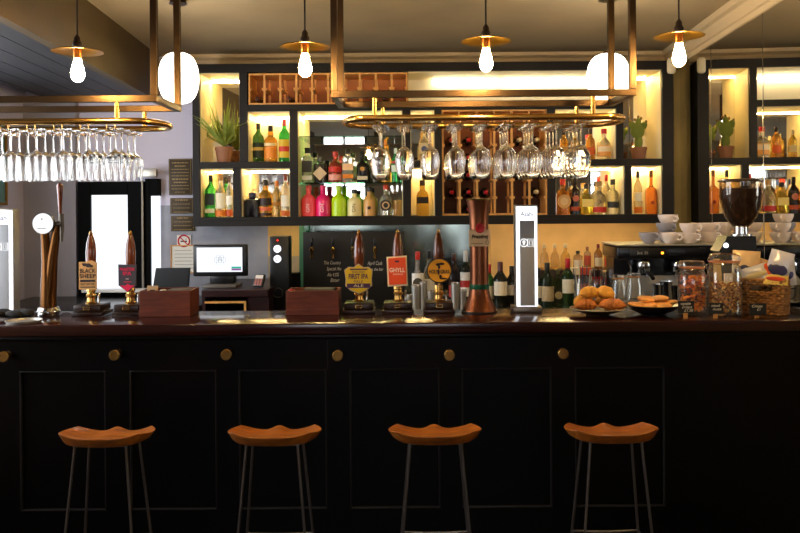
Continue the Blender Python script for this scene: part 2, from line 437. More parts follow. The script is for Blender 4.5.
# pine pigeon-hole wine cubbies at the top and the wine rack
def pine_grid(name, label, x0, x1, z0, z1, cols, rows, ymid):
    t = thing(name, label, 'wine rack', ((x0 + x1) / 2, UF, z0)); X0 = -(x1 - x0) / 2; H = z1 - z0; W = x1 - x0; D = .26
    b = B(); q = .011
    box(b, X0, -X0, .01, D, 0, q); box(b, X0, -X0, .01, D, H - q, H); box(b, X0, X0 + q, .01, D, q, H - q); box(b, -X0 - q, -X0, .01, D, q, H - q)
    obj('frame', b, PINE, t, smooth=False)
    for k in range(1, cols):
        xx = X0 + W * k / cols
        b = B(); box(b, xx - .007, xx + .007, .012, .03, q, H - q)
        obj('upright_slat', b, PINE, t, smooth=False)
        obj('rear_slat', box(B(), xx - .007, xx + .007, D - .03, D - .01, q, H - q), PINE, t, smooth=False)
    for r in range(1, rows):
        zz = H * r / rows
        for k in range(cols + 1):
            xx = X0 + W * k / cols
            pk = B(); a = max(X0 + q, xx - .019); c = min(-X0 - q, xx + .019); box(pk, a, c, .0125, D - .01, zz - .008, zz + .008, .001, 1)
            obj('peg', pk, PINE, t, smooth=False)
    return t
pine_grid('bottle_pigeonholes', 'low pine rack of small bottle pigeonholes under the top board', ux(-156), ux(3.5), uz(-101.5) + .001, uz(-133) - .001, 10, 2, 0)
pine_grid('wine_rack', 'tall pine wine rack holding bottles with red and cream foil caps', ux(37.5), ux(142.5), ZS0 + .001, uz(-95) - .001, 6, 6, 0)
# bottles lying in the rack, neck forward
def lying(px, py, foil, label, first=[None, None, None]):
    p = P(px, py, UF + .03)
    idx = {'red': 0, 'cream': 1}[foil]
    if first[idx] is None:
        t = thing('lying_wine_bottle', label, 'wine bottle', p, 0, 'wine bottles lying in the rack')
        prof = [(.012, 0), (.0145, .002), (.0145, .07), (.02, .09), (.033, .12), (.034, .13), (.034, .29), (.028, .295)]
        b = B(); lathe(b, [(.0135, .03)] + prof[2:], 20); bmesh.ops.rotate(b, verts=b.verts, matrix=Matrix.Rotation(-PI / 2, 3, 'X'))
        obj('bottle_body', b, mat('dark_bottle_glass', '#07100a', .1), t)
        b = B(); lathe(b, prof[:3], 20); bmesh.ops.rotate(b, verts=b.verts, matrix=Matrix.Rotation(-PI / 2, 3, 'X'))
        obj('foil_cap', b, mat('foil_' + foil, '#b3151c' if foil == 'red' else '#d8c294', .3, .3), t)
        first[idx] = t
    else:
        dup(first[idx], p, label)
for px, py, fo, lb in [(451.5, 139.8, 'red', 'topmost of the rack, leftmost column'), (469, 139.8, 'red', 'topmost of the rack, second column'),
        (469, 157.2, 'red', 'second column, second from the top'), (469, 174.8, 'red', 'second column, third from the top'),
        (452, 192.2, 'red', 'low in the leftmost column'), (469, 192.2, 'red', 'low in the second column'), (486, 192.2, 'red', 'low in the third column'),
        (469.5, 209.3, 'red', 'bottom row behind the copper tower top'), (520, 139.5, 'cream', 'topmost of the fifth column'), (537.5, 139.5, 'cream', 'topmost of the rightmost column'),
        (520, 157, 'cream', 'second in the fifth column'), (520, 174.6, 'cream', 'third in the fifth column'), (537, 191.8, 'cream', 'low in the rightmost column')]:
    lying(px, py, fo, 'dark wine bottle with %s foil cap, %s' % (fo, lb))
for k in (0, 2, 5, 8):   # a few unsealed bottles in the pigeonholes
    p = P(257 + 16 * k, 97, UF + .03); p.z = uz(-101.5) + .045
    t = thing('lying_wine_bottle', 'dark bottle lying in the %s pigeonhole from the left' % ORD[k], 'wine bottle', p, 0, 'bottles in the pigeonholes')
    b = B(); lathe(b, [(.012, .02), (.0145, .022), (.0145, .07), (.027, .12), (.0275, .22), (.024, .225)], 20); bmesh.ops.rotate(b, verts=b.verts, matrix=Matrix.Rotation(-PI / 2, 3, 'X'))
    obj('bottle_body', b, mat('dark_bottle_glass', '#07100a', .1), t)
    b = B(); lathe(b, [(.0125, 0), (.015, .002), (.015, .022)], 20); bmesh.ops.rotate(b, verts=b.verts, matrix=Matrix.Rotation(-PI / 2, 3, 'X'))
    obj('foil_cap', b, mat('foil_dark', '#3a1a12', .35, .3), t)

# ------------------------------------------------------------------ standing bottles
SHAPES = {  # fractions of height: (radius factor, z)
    'wine':   [(.9, 0), (1, .01), (1, .60), (.93, .66), (.62, .73), (.4, .78), (.36, .82), (.34, .97)],
    'whisky': [(.9, 0), (1, .01), (1, .55), (.95, .62), (.66, .68), (.42, .72), (.44, .78), (.34, .85), (.34, .97)],
    'squat':  [(.9, 0), (1, .01), (1, .48), (.95, .57), (.74, .65), (.42, .70), (.36, .73), (.36, .97)],
    'round':  [(.85, 0), (1, .03), (1.0, .40), (.92, .52), (.68, .62), (.42, .68), (.36, .72), (.36, .97)],
    'tall':   [(.9, 0), (1, .01), (1, .52), (.96, .56), (.72, .60), (.4, .63), (.3, .68), (.3, .97)],
    'jug':    [(.9, 0), (1, .01), (1, .66), (.96, .72), (.6, .77), (.4, .79), (.4, .97)],
}
def bottle(label, px, yt, yb, wpx, Y, z, col, cap='#111111', shape='wine', square=False, labels=(), words=None, group='bottles on the back bar', capf=.84, opaque=False, liquid=None, name='spirit_bottle', rz=0, wc='#ffffff'):
    s = F / Y; H = (yb - yt) / s; R = wpx / s / 2
    p = P(px, yb, Y); t = thing(name, label, 'bottle', (p.x, Y, z + .0008), rz, group)
    fr = SHAPES[shape]; zn = fr[-2][1]
    prof = [(R * a, H * c) for a, c in fr]
    sqf = (lambda i: 1.0 if fr[i][0] > .9 else .0) if square else None
    RL = R * (.90 if square else 1)
    if square: prof = [(r * (.90 if fr[i][0] > .9 else 1), zz) for i, (r, zz) in enumerate(prof)]
    m = mat('gloss_%s' % col.strip('#'), col, .22) if opaque else liquor(col)
    obj('bottle_body', lathe(B(), prof, 24, sq=sqf), m, t)
    if liquid:
        lc, lf = liquid
        lp = [(RL * .93, .004)] + [(RL * .93, H * lf * k) for k in (.5, 1)]
        obj('liquid', lathe(B(), lp, 20), liquor(lc), t)
    rn = R * max(fr[-1][0], .3) * 1.12
    obj('cap', lathe(B(), [(rn * .95, H * capf), (rn, H * capf + .001), (rn, H * .99), (rn * .9, H)], 18), mat('cap_%s' % cap.strip('#'), cap, .35), t)
    for i, L in enumerate(labels):
        z0, z1, lc, kind = L
        lm = mat('label_%s' % lc.strip('#'), lc, .55)
        if kind == 'a':
            if square:
                lo = obj('label', box(B(), -RL * .92, RL * .92, -RL - .0016, -RL - .0004, H * z0, H * z1), lm, t, smooth=False)
            else:
                lo = obj('label', arc(B(), RL + .0006 + i * .0004, H * z0, H * z1, 2.3), lm, t)
        elif kind == 'r':     # round medallion
            cz = H * (z0 + z1) / 2; r = H * (z1 - z0) / 2
            b = B(); lathe(b, [(r, 0), (r, .002)], 20); bmesh.ops.rotate(b, verts=b.verts, matrix=Matrix.Rotation(PI / 2, 3, 'X'))
            obj('label', b, lm, t, loc=(0, -RL - .0008 - i * .001, cz))
        elif kind == 'd':     # diamond
            cz = H * (z0 + z1) / 2; r = H * (z1 - z0) / 2
            obj('label', prism(B(), [(-r, 0), (0, -r), (r, 0), (0, r)], -.002, 0), lm, t, loc=(0, -RL - .0008 - i * .001, cz), smooth=False)
    if words:
        w, size, zf, vert = words
        rr = (PI / 2, 0, 0) if not vert else (PI / 2, -PI / 2, 0)
        text(w, size, solid(wc, .5), t, (0, -R - .001, H * zf), rot=rr)
    return t
YB = UF + .11
GB = [
 # lit white niche, top left
 ('dark green whisky bottle with black cap in the white niche under the pigeonholes', 258.5, 124, 163, 11.5, 'A', '#1c4a16', '#16100c', 'wine', False, [(.12, .5, '#1d2a14', 'a'), (.3, .38, '#c9a84c', 'a')]),
 ('amber whisky bottle between two green bottles in the white niche', 270.8, 126.5, 163, 13, 'A', '#e07a18', '#17100c', 'whisky', False, [(.1, .42, '#e88b2a', 'a'), (.44, .52, '#f3d9a0', 'a')]),
 ('bright green bottle with red cap and yellow label in the white niche', 284.5, 120, 163, 11, 'A', '#17a52a', '#c0242c', 'wine', False, [(.1, .52, '#d8b22a', 'a'), (.24, .36, '#c03020', 'a')]),
 # lower left niches
 ('bright green bottle with dark label at the far left of the bottom shelf', 211, 176, 218, 11.5, '0', '#23b53a', '#15100d', 'wine', True, [(.28, .56, '#16241a', 'a'), (.1, .2, '#d9cfae', 'a')]),
 ('cream labelled bottle with cork stopper beside the far left green bottle', 221, 174.5, 218, 11.5, '0', '#f0d9a4', '#b07a3a', 'round', False, [(.2, .55, '#eee2bf', 'a'), (.02, .16, '#d9761c', 'a')]),
 ('slim clear bottle with brown cap against the niche post', 229.6, 177, 218, 7, '0', '#f1e2c0', '#4a2413', 'wine', False, [(.3, .52, '#efe8d6', 'a'), (.02, .18, '#c4521c', 'a')]),
 ('squat black bottle with navy stopper on the bottom shelf', 252.5, 193, 217, 16.5, '0', '#0c0b10', '#28305a', 'jug', True, []),
 ('amber bottle with dark label and copper band next to the squat black bottle', 265.8, 180, 217, 13, '0', '#e2811c', '#1a1210', 'whisky', False, [(.3, .5, '#2a1a14', 'a'), (.16, .26, '#d2643a', 'a'), (.03, .1, '#3a2114', 'a')]),
 ('pale gold bottle right of the copper banded amber bottle', 277, 181, 217, 9, '0', '#f2c25a', '#c46a1c', 'wine', False, [(.3, .42, '#a36a1a', 'a')]),
 ('tall clear bottle with brown cap beside the post left of the gin shelf', 285.6, 174.5, 217, 9, '0', '#efe6cf', '#7a2c12', 'wine', False, [(.24, .5, '#e9dfc6', 'a'), (.02, .14, '#d2641c', 'a')]),
 # glass shelf
 ('clear bottle with black label at the left end of the glass shelf', 307.5, 146, 181, 12, 'G', '#d9d8cf', '#1a1714', 'jug', True, [(.3, .62, '#2a2722', 'a'), (.08, .2, '#d9d4c6', 'a')]),
 ('short dark bottle with beige diamond label on the glass shelf', 320.5, 155, 181, 13, 'G', '#1d1712', '#14110f', 'jug', True, [(.08, .62, '#d0b48a', 'd')]),
 ('red bottle with pink label on the glass shelf', 335.5, 150, 181, 14, 'G', '#e0341f', '#b5271d', 'squat', False, [(.08, .26, '#f0a58e', 'a'), (.34, .5, '#c82818', 'a')]),
 ('frosted white bottle with orange band on the glass shelf', 348.2, 147, 181, 12.5, 'G', '#efe4cf', '#2a1d14', 'jug', True, [(.12, .24, '#e8821c', 'a'), (.36, .55, '#f2c08a', 'a')]),
 ('black bottle with gold crest and white band on the glass shelf', 362.6, 150, 181, 12.5, 'G', '#12110f', '#161412', 'squat', True, [(.08, .2, '#e0cfa8', 'a'), (.36, .5, '#c58e3a', 'r')]),
 ('dark bottle half hidden behind the leftmost hanging glass', 376, 147, 181, 10, 'G', '#2a1a10', '#2a1a12', 'wine', False, []),
 ('tall orange bottle behind the leftmost hanging glasses', 385.8, 138, 181, 9, 'G', '#ef7a1c', '#ef8a2a', 'wine', False, [(.3, .5, '#efc08a', 'a')]),
 ('green bottle with white neck at the right end of the glass shelf', 395.8, 147, 181, 9, 'G', '#1fa046', '#d9ded0', 'wine', False, [(.3, .5, '#e0e6d0', 'a'), (.55, .62, '#b81c1c', 'a')]),
 # coloured gins
 ('coral pink gin bottle at the left end of the bottom shelf', 308.8, 186.5, 217.3, 14.5, '0', '#ff5a63', '#ff6a6c', 'squat', False, [], ('GIN', .035, .27, 1)),
 ('magenta gin bottle second along the row of coloured gins', 323.2, 186.5, 217.2, 15, '0', '#ee1f6c', '#ee2a70', 'squat', False, [], ('GIN', .035, .27, 1)),
 ('lime green gin bottle in the row of coloured gins', 339, 186.5, 217, 15, '0', '#bce51c', '#c0e63a', 'squat', False, []),
 ('cream gin bottle with black stopper in the row of coloured gins', 354.5, 190, 217, 14.5, '0', '#efdf9c', '#1c1a18', 'squat', False, [], ('GIN', .035, .3, 1)),
 ('tan gin bottle with dark stopper right of the cream one', 369.5, 188, 217, 12.5, '0', '#d9a35a', '#1c1613', 'squat', False, [(.22, .34, '#2a1810', 'r')]),
 ('clear bottle with round black label and red stopper under the glass shelf', 386, 186, 217, 13, '0', '#e9dcc0', '#c8402a', 'round', False, [(.16, .52, '#1a1613', 'r'), (.22, .46, '#c9a87a', 'r'), (.26, .42, '#1a1613', 'r')]),
 # narrow niche
 ('amber bottle with black label standing alone in the narrow white niche', 422.6, 180, 215.5, 14, '0', '#e59a2c', '#3a2414', 'squat', True, [(.34, .52, '#1f1712', 'a')]),
 ('clear decanter bottle with pale crest label in the small niche above the lone amber bottle', 424, 124, 159, 12, 'A', '#e6d3a6', '#8a6a3a', 'round', True, [(.2, .5, '#d9cba8', 'a'), (.26, .42, '#4a5a8a', 'r')]),
 # right upper niche
 ('amber bottle at the left of the upper right niche behind hanging glasses', 564, 129, 159, 8, 'A', '#e8801c', '#2a1c12', 'wine', False, [(.2, .45, '#d9a35a', 'a')]),
 ('small amber bottle second in the upper right niche', 575, 132, 159, 8, 'A', '#e89a2a', '#c9b48a', 'wine', False, [(.2, .45, '#ecd6a0', 'a')]),
 ('slim orange bottle behind the rightmost hanging glasses', 590.5, 128, 158.5, 9, 'A', '#e5741c', '#3a2012', 'wine', False, [(.15, .4, '#d25a1c', 'a')]),
 ('clear bottle with red cap and orange label in the upper right niche', 604, 127, 158, 14, 'A', '#efdcae', '#c8201c', 'round', False, [(.1, .45, '#e8a04a', 'a'), (.25, .42, '#efd9ae', 'a')]),
 # right lower niche
 ('amber bottle with round tan label and red cap, left in the lower right niche', 563, 179, 214.5, 13.5, '0', '#d9641c', '#c0281c', 'squat', False, [(.18, .56, '#d9a96a', 'r'), (.26, .48, '#efd09c', 'r')]),
 ('dark brown rum bottle with red label in the lower right niche', 575, 179, 214.5, 10, '0', '#24120c', '#1a110d', 'wine', False, [(.1, .22, '#c0502a', 'a'), (.36, .54, '#c86a4a', 'r')]),
 ('yellow bottle with dark cap in the lower right niche', 586.3, 184, 214.3, 12.5, '0', '#f0bf2a', '#2a2016', 'round', True, [(.25, .5, '#f0d77a', 'a')]),
 ('pale bottle with crossed emblem and red band in the lower right niche', 599, 181, 214, 14.5, '0', '#f0d69a', '#b58a4a', 'round', False, [(.06, .22, '#c42a1c', 'a')], ('X', .05, .36, 0)),
 ('clear bottle with boxy black label at the right of the lower right niche', 613, 179, 214, 12.5, '0', '#f2e3a8', '#1c1a18', 'squat', False, [(.18, .36, '#2b2a28', 'a')]),
 # far right niche
 ('tall clear bottle with black cap in the far right niche', 638, 170.5, 213.5, 8.5, '0', '#efe0b8', '#161412', 'wine', False, [(.3, .5, '#f1e9d2', 'a'), (.02, .16, '#e07a1c', 'a')]),
 ('tall amber bottle with thin neck in the far right niche', 651.2, 170, 213.3, 11, '0', '#d9591c', '#7a4a24', 'tall', True, [(.22, .3, '#8a2f12', 'r')]),
]
for e in GB:
    lb, px, yt, yb, w, zk, col, cap, shp, sq, labs = e[:11]
    z = {'A': ZS1, '0': ZS0, 'G': ZG}[zk]
    word = e[11] if len(e) > 11 else None
    op = col in ('#0c0b10', '#12110f', '#1d1712', '#24120c', '#ff5a63', '#ee1f6c', '#bce51c', '#efdf9c', '#d9a35a')
    bottle(lb, px, yt, yb, w, YB, z, col, cap, shp, sq, labs, word, opaque=op, wc='#5a4a3a' if col in ('#efdf9c', '#f0d69a') else '#ffd7dc')
bottle('clear bottle with red cap behind the emblem bottle in the lower right niche', 606.5, 175, 214, 9, YB + .13, ZS0, '#f0dfb8', '#b8201c', 'wine')
bottle('slim bottle with blue cap behind the round labelled amber bottle', 569.5, 181, 214, 6, YB + .12, ZS0, '#e8b04a', '#1c3a7a', 'wine')
# tumbler at the end of the gin row
p = P(397.5, 217, YB); t = thing('glass_tumbler', 'gold tinted glass tumbler at the right end of the gin row', 'glass', (p.x, YB, ZS0 + .001))
obj('tumbler_body', lathe(B(), [(.028, 0), (.033, .11), (.031, .11), (.026, .008)], 20), glass('amber_tumbler', '#f0d9a0', 1, .15), t)

# plants
p = P(224, 163, YB + .02); t = thing('potted_yucca', 'spiky green yucca in a terracotta pot, top left shelf', 'plant', (p.x, YB + .02, ZS1 + .001))
TERRA = mat('terracotta', '#96664a', .75, var=.1)
def pot(t, r, h):
    obj('pot', lathe(B(), [(r * .72, 0), (r * .95, h * .8), (r * 1.02, h * .8), (r * 1.04, h), (r * .92, h), (r * .9, h * .85)], 24), TERRA, t)
    obj('soil', lathe(B(), [(r * .9, h * .86), (r * .85, h * .9)], 20), mat('soil', '#2a1c12', .9), t)
pot(t, .062, .11)
b = B(); rnd = random.Random(4)
for k in range(64):
    a = rnd.uniform(0, 2 * PI); el = rnd.uniform(.12, 1.0); L = rnd.uniform(.2, .4); w = .011
    d = Vector((math.cos(a) * el, math.sin(a) * el * .7 - .1, 1.15 - el * .55)).normalized(); side = Vector((-math.sin(a), math.cos(a), 0))
    prev = None
    for i in range(6):
        u = i / 5; c = Vector((0, 0, .115)) + d * L * u + Vector((0, 0, -.07 * u * u * el)); ww = w * (1 - u) ** .7 * (.6 + .8 * min(1, u * 4)) + .0006
        c.x = max(-.126, min(.085, c.x)) if c.y > -.14 else c.x; c.y = max(-.2, min(.17, c.y))
        r = [b.verts.new(c - side * ww), b.verts.new(c + Vector((0, 0, -.0025 * (1 - u)))), b.verts.new(c + side * ww), b.verts.new(c + Vector((0, 0, .001)))]
        if prev:
            for q in range(4): b.faces.new((prev[q], prev[(q + 1) % 4], r[(q + 1) % 4], r[q]))
        prev = r
obj('leaves', b, mat('yucca_leaf', '#8a9a44', .45, var=.25, vscale=20), t)
p = P(638.5, 157, YB); t = thing('potted_cactus', 'green paddle cactus in a clay pot on the upper right shelf', 'plant', (p.x, YB, ZS1 + .001))
pot(t, .057, .085)
b = B(); fl = B()
ball(b, (0, 0, .12), .03, .022, .06); ball(b, (-.005, 0, .2), .05, .026, .056); ball(b, (-.038, .002, .235), .026, .018, .036, rot=Matrix.Rotation(-.5, 3, 'Y'))
ball(b, (.036, .002, .235), .025, .018, .034, rot=Matrix.Rotation(.6, 3, 'Y')); ball(b, (-.002, -.004, .262), .02, .016, .03)
for q in ((-.055, 0, .268), (.055, 0, .265), (.0, 0, .298), (.02, 0, .288), (-.024, 0, .28)): ball(fl, q, .009, .008, .012, 8, 6)
obj('cactus_body', b, mat('cactus_green', '#6f7d2e', .6, bump=.5, bscale=120), t); obj('flower_buds', fl, mat('cactus_bud', '#8a6a34', .6), t)

# sensor high in the corner
p = P(671, 66, UF - .02); t = obj('wall_sensor', box(B(), -.028, .028, -.03, .018, -.055, .055, .02, 4), mat('cream_plastic', '#e8d9b4', .5)); t.location = p
tag(t, 'small rounded cream sensor box high at the right end of the shelving', 'sensor')

# ------------------------------------------------------------------ back counter
cw = wood('dark_red_counter', '#1d0c0a', '#2e1210', .35, (2, 10, 10))
ZC = .945
obj0 = tag(obj('back_counter', box(B(), X(268, 5.1), 1.86, 5.05, WALL - .03, 0, ZC, .004), mat('black_counter', '#0d0c0c', .3)), 'long black counter under the shelving carrying bottles', 'counter')
tag(obj('side_worktop', box(B(), X(600, 4.5), xw(4.5) - .035, 4.42, 5.045, 0, ZC - .002, .004), mat('black_counter', '#0d0c0c', .3)), 'black worktop under the coffee machine behind the bar', 'worktop')
tc_ = thing('till_cabinet', 'dark red wooden cabinet with an open recess carrying the till', 'cabinet', (X(234, 5.1), 5.1, 0))
w = (X(268.5, 5.1) - X(199, 5.1)) / 2 - .008; zt = Z(290, 5.1, 235); b = B()
box(b, -w, w, 0, .8, zt - .045, zt, .004); box(b, -w, -w + .02, .02, .78, 0, zt - .045); box(b, w - .13, w, .02, .78, 0, zt - .045); box(b, -w + .02, w - .13, .3, .32, 0, zt - .045)
obj('carcass', b, cw, tc_, smooth=False)
b = B(); z1 = Z(301.5, 5.1, 225); xa = -w + .02; xb = w - .14
box(b, xa, xb, .005, .02, z1 - .012, z1); box(b, xb - .012, xb, .005, .02, z1 - .2, z1 - .012)
obj('recess_edging', b, PINE, tc_, smooth=False)
ZT = zt + .001
tag(obj('left_worktop', box(B(), xl(5.05) + .02, X(199, 5.1) - .06, 5.1, WALL - .09, 0, .965, .004), mat('black_counter', '#0d0c0c', .3)), 'black worktop under the frosted window on the left', 'worktop')

# till: monitor on a stand with base
p = P(221, 288, 5.3); t = thing('till_monitor', 'black touchscreen till showing a line diagram, on the dark red cabinet', 'till', (p.x, 5.3, ZT))
hw = 27 * 5.3 / F; zc0, zc1 = Z(276, 5.3, 221) - ZT, Z(244.5, 5.3, 221) - ZT
obj('screen_housing', box(B(), -hw, hw, -.02, .02, zc0, zc1, .008, 3), BLACK, t)
sc_ = obj('screen', box(B(), -hw * .86, hw * .82, -.0225, -.0205, zc0 + .028, zc1 - .018), SCREEN, t, smooth=False)
b = B(); zc = (zc0 + zc1) / 2 + .004; k = .0011
def rect(b, x0, x1, z0, z1):
    for a in ((x0, x1, z0, z0 + k), (x0, x1, z1 - k, z1), (x0, x0 + k, z0, z1), (x1 - k, x1, z0, z1)): box(b, a[0], a[1], -.0236, -.0228, a[2], a[3])
rect(b, -.024, -.002, zc, zc + .028); rect(b, .002, .024, zc, zc + .028); rect(b, -.036, -.01, zc - .016, zc + .016); rect(b, .01, .036, zc - .016, zc + .016); rect(b, -.022, .022, zc - .028, zc - .004); rect(b, -.008, .008, zc - .018, zc + .018)
obj('diagram', b, mat('screen_line', '#30343a', .6), sc_, smooth=False)
obj('button', box(B(), hw * .42, hw * .78, -.0236, -.0228, zc0 + .05, zc0 + .062), emis('screen_teal', '#3fbfa8', .25), sc_, smooth=False, label='teal screen button')
obj('button', box(B(), hw * .42, hw * .78, -.0236, -.0228, zc0 + .037, zc0 + .049), emis('screen_purple', '#a060a0', .25), sc_, smooth=False, label='purple screen button')
obj('stand', box(B(), -hw * .42, hw * .5, -.005, .08, .02, zc0 + .02, .01), BLACK, t)
obj('stand_base', box(B(), -hw * .6, hw * .66, -.09, .12, 0, .02, .006), mat('grey_base', '#5a544e', .4), t)
# card terminal
p = P(258, 288, 5.22); t = thing('card_terminal', 'small card payment terminal standing right of the till', 'card terminal', (p.x, 5.22, ZT), -.3)
R_ = Matrix.Rotation(-.5, 4, 'X')
b = B(); box(b, -.033, .033, -.012, .012, 0, .085, .005); bmesh.ops.rotate(b, verts=b.verts, matrix=R_.to_3x3()); obj('terminal_body', b, mat('dark_grey_plastic', '#2a2826', .4), t, loc=(0, 0, .006))
b = B(); box(b, -.026, .026, -.0135, -.0122, .052, .076); bmesh.ops.rotate(b, verts=b.verts, matrix=R_.to_3x3()); obj('display', b, mat('pale_display', '#d9cfc4', .4), t, loc=(0, 0, .006))
b = B()
for i in range(3):
    for j in range(4): box(b, -.024 + i * .018, -.012 + i * .018, -.0135, -.0122, .006 + j * .011, .014 + j * .011)
bmesh.ops.rotate(b, verts=b.verts, matrix=R_.to_3x3()); obj('keys', b, mat('red_keys', '#b86a5a', .5), t, loc=(0, 0, .006))
# slanted tablet terminal
p = P(171.5, 291, 5.35); t = thing('back_office_screen', 'blank black slanted screen behind the left wooden box', 'screen', (p.x, 5.35, .966))
H = Z(268, 5.35, 172) - .966; hw = 17.5 * 5.35 / F
b = B(); prism(b, [(-hw - .01, H * .45), (hw - .008, H * .45), (hw + .005, H), (-hw + .012, H)], 0, .03, bev=.003); obj('screen_housing', b, BLACK, t)
obj('stand', box(B(), -.07, .07, .03, .1, 0, H * .6, .006), BLACK, t); obj('stand_base', box(B(), -hw, hw, -.04, .14, 0, .02, .006), BLACK, t)
# tall black speaker tower
p = P(275, 300, 5.3); t = thing('speaker_tower', 'tall black floor tower with two lit round lights', 'speaker', (p.x + .02, 5.3, ZC + .001))
w = 8.3 * 5.3 / F; H = Z(236.5, 5.3, 275) - ZC
obj('cabinet_body', box(B(), -w, w + .02, 0, .13, 0, H, .008), BLACK, t)
for k, py in enumerate((249, 259)):
    b = B(); lathe(b, [(.024, 0), (.024, .004)], 24); bmesh.ops.rotate(b, verts=b.verts, matrix=Matrix.Rotation(PI / 2, 3, 'X')); zz = Z(py, 5.3, 275) - ZC
    o = obj('lamp', b, emis('cold_lamp', '#eef2ff', .6), t, loc=(-.002, -.0005, zz))
    b = B(); tube(b, [(.012 * math.cos(a), -.006, .012 * math.sin(a)) for a in [2 * PI * q / 16 for q in range(16)]], .0022, 6, True); obj('lamp_ring', b, BLACK, o)
zz = Z(240.5, 5.3, 275) - ZC; b = B(); lathe(b, [(.004, 0), (.004, .003)], 12); bmesh.ops.rotate(b, verts=b.verts, matrix=Matrix.Rotation(PI / 2, 3, 'X'))
obj('indicator', b, emis('red_dot', '#ff1a10', 2), t, loc=(0, -.0005, zz))
zz = Z(293, 5.3, 275) - ZC; b = B(); tube(b, [(.03 * math.cos(a), -.002, .03 * math.sin(a)) for a in [2 * PI * q / 24 for q in range(24)]], .003, 6, True)
obj('badge_ring', b, mat('dark_grey_plastic', '#2a2826', .4), t, loc=(0, 0, zz))
p = P(287.5, 300, 5.42); obj_ = thing('small_black_box', 'narrow black box behind the tall lit tower', 'box', (p.x + .02, 5.5, ZC + .001)); H = Z(274, 5.42, 288) - ZC
obj('box_body', box(B(), -.05, .045, 0, .1, 0, H - .006, .005), BLACKMAT, obj_); obj('lid', box(B(), -.052, .047, -.002, .102, H - .005, H, .002), BLACK, obj_)

# mirror splashback + teal glass posts
t = thing('splashback_mirror', 'mirror splashback under the shelving behind the beer pumps', 'mirror', (0, WALL - .012, 0))
obj('mirror_sheet', box(B(), X(301, WALL), X(481, WALL), 0, .01, ZC + .01, 1.555), mat('aged_mirror', '#8d9790', .12, 1), t, smooth=False)
t = thing('glass_post', 'green edged glass panel left of the chalkboard', 'glass panel', (X(301.5, 5.75), 5.75, ZC + .001))
obj('glass_sheet', box(B(), -.018, .018, 0, .25, 0, .56), glass('teal_glass', '#7fb59a', 1, .25), t, smooth=False)
# chalkboard
Yc = 5.62; p = P(354, 303, Yc); t = thing('chalkboard', 'black chalkboard with wall taps and white handwriting under the shelving', 'chalkboard', (p.x, Yc, ZC + .001))
w = 50.5 * Yc / F; H = Z(232, Yc, 354) - ZC
obj('board', box(B(), -w, w, 0, .02, 0, H, .002), mat('chalkboard_black', '#14110f', .6), t)
CH = mat('chalk', '#d8d2c4', .9)
def ct(s, px, py, size, wpx): text(s, size, CH, t, (X(px, Yc, py) - p.x, -.0012, Z(py, Yc, px) - ZC), width=wpx * Yc / F, shear=.25)
ct('This Country', 332.5, 263, .034, 17); ct('Special Ale', 334, 269, .034, 14.5); ct('Ale 4.5%', 333, 275, .034, 12); ct('Bitter', 335, 280.5, .034, 9)
ct('April Cask', 375, 263.5, .036, 15); ct('at the bar', 377, 269.5, .03, 13)
tube_ = lambda pts, r: tube(B(), pts, r, 8)
for px in (312.5, 333.5, 353, 375):
    x = X(px, Yc, 248) - p.x; z1, z2 = Z(238, Yc, px) - ZC, Z(258.5, Yc, px) - ZC
    zm = (z1 + z2) / 2
    tp = obj('wall_tap', lathe(B(), [(.008, z2), (.010, z2 + .01), (.009, zm - .03), (.016, zm - .02), (.017, zm), (.010, zm + .005), (.010, zm + .012)], 14, c=(x, -.045, 0)), BRASS, t)
    b = B(); lathe(b, [(.007, zm + .012), (.011, zm + .03), (.011, z1 - .012), (.006, z1)], 14, c=(x, -.045, 0)); obj('tap_handle', b, BLACK, tp)
    obj('tap_shank', tube_([(x, 0, zm - .01), (x, -.04, zm - .01)], .009), BRASS, tp)

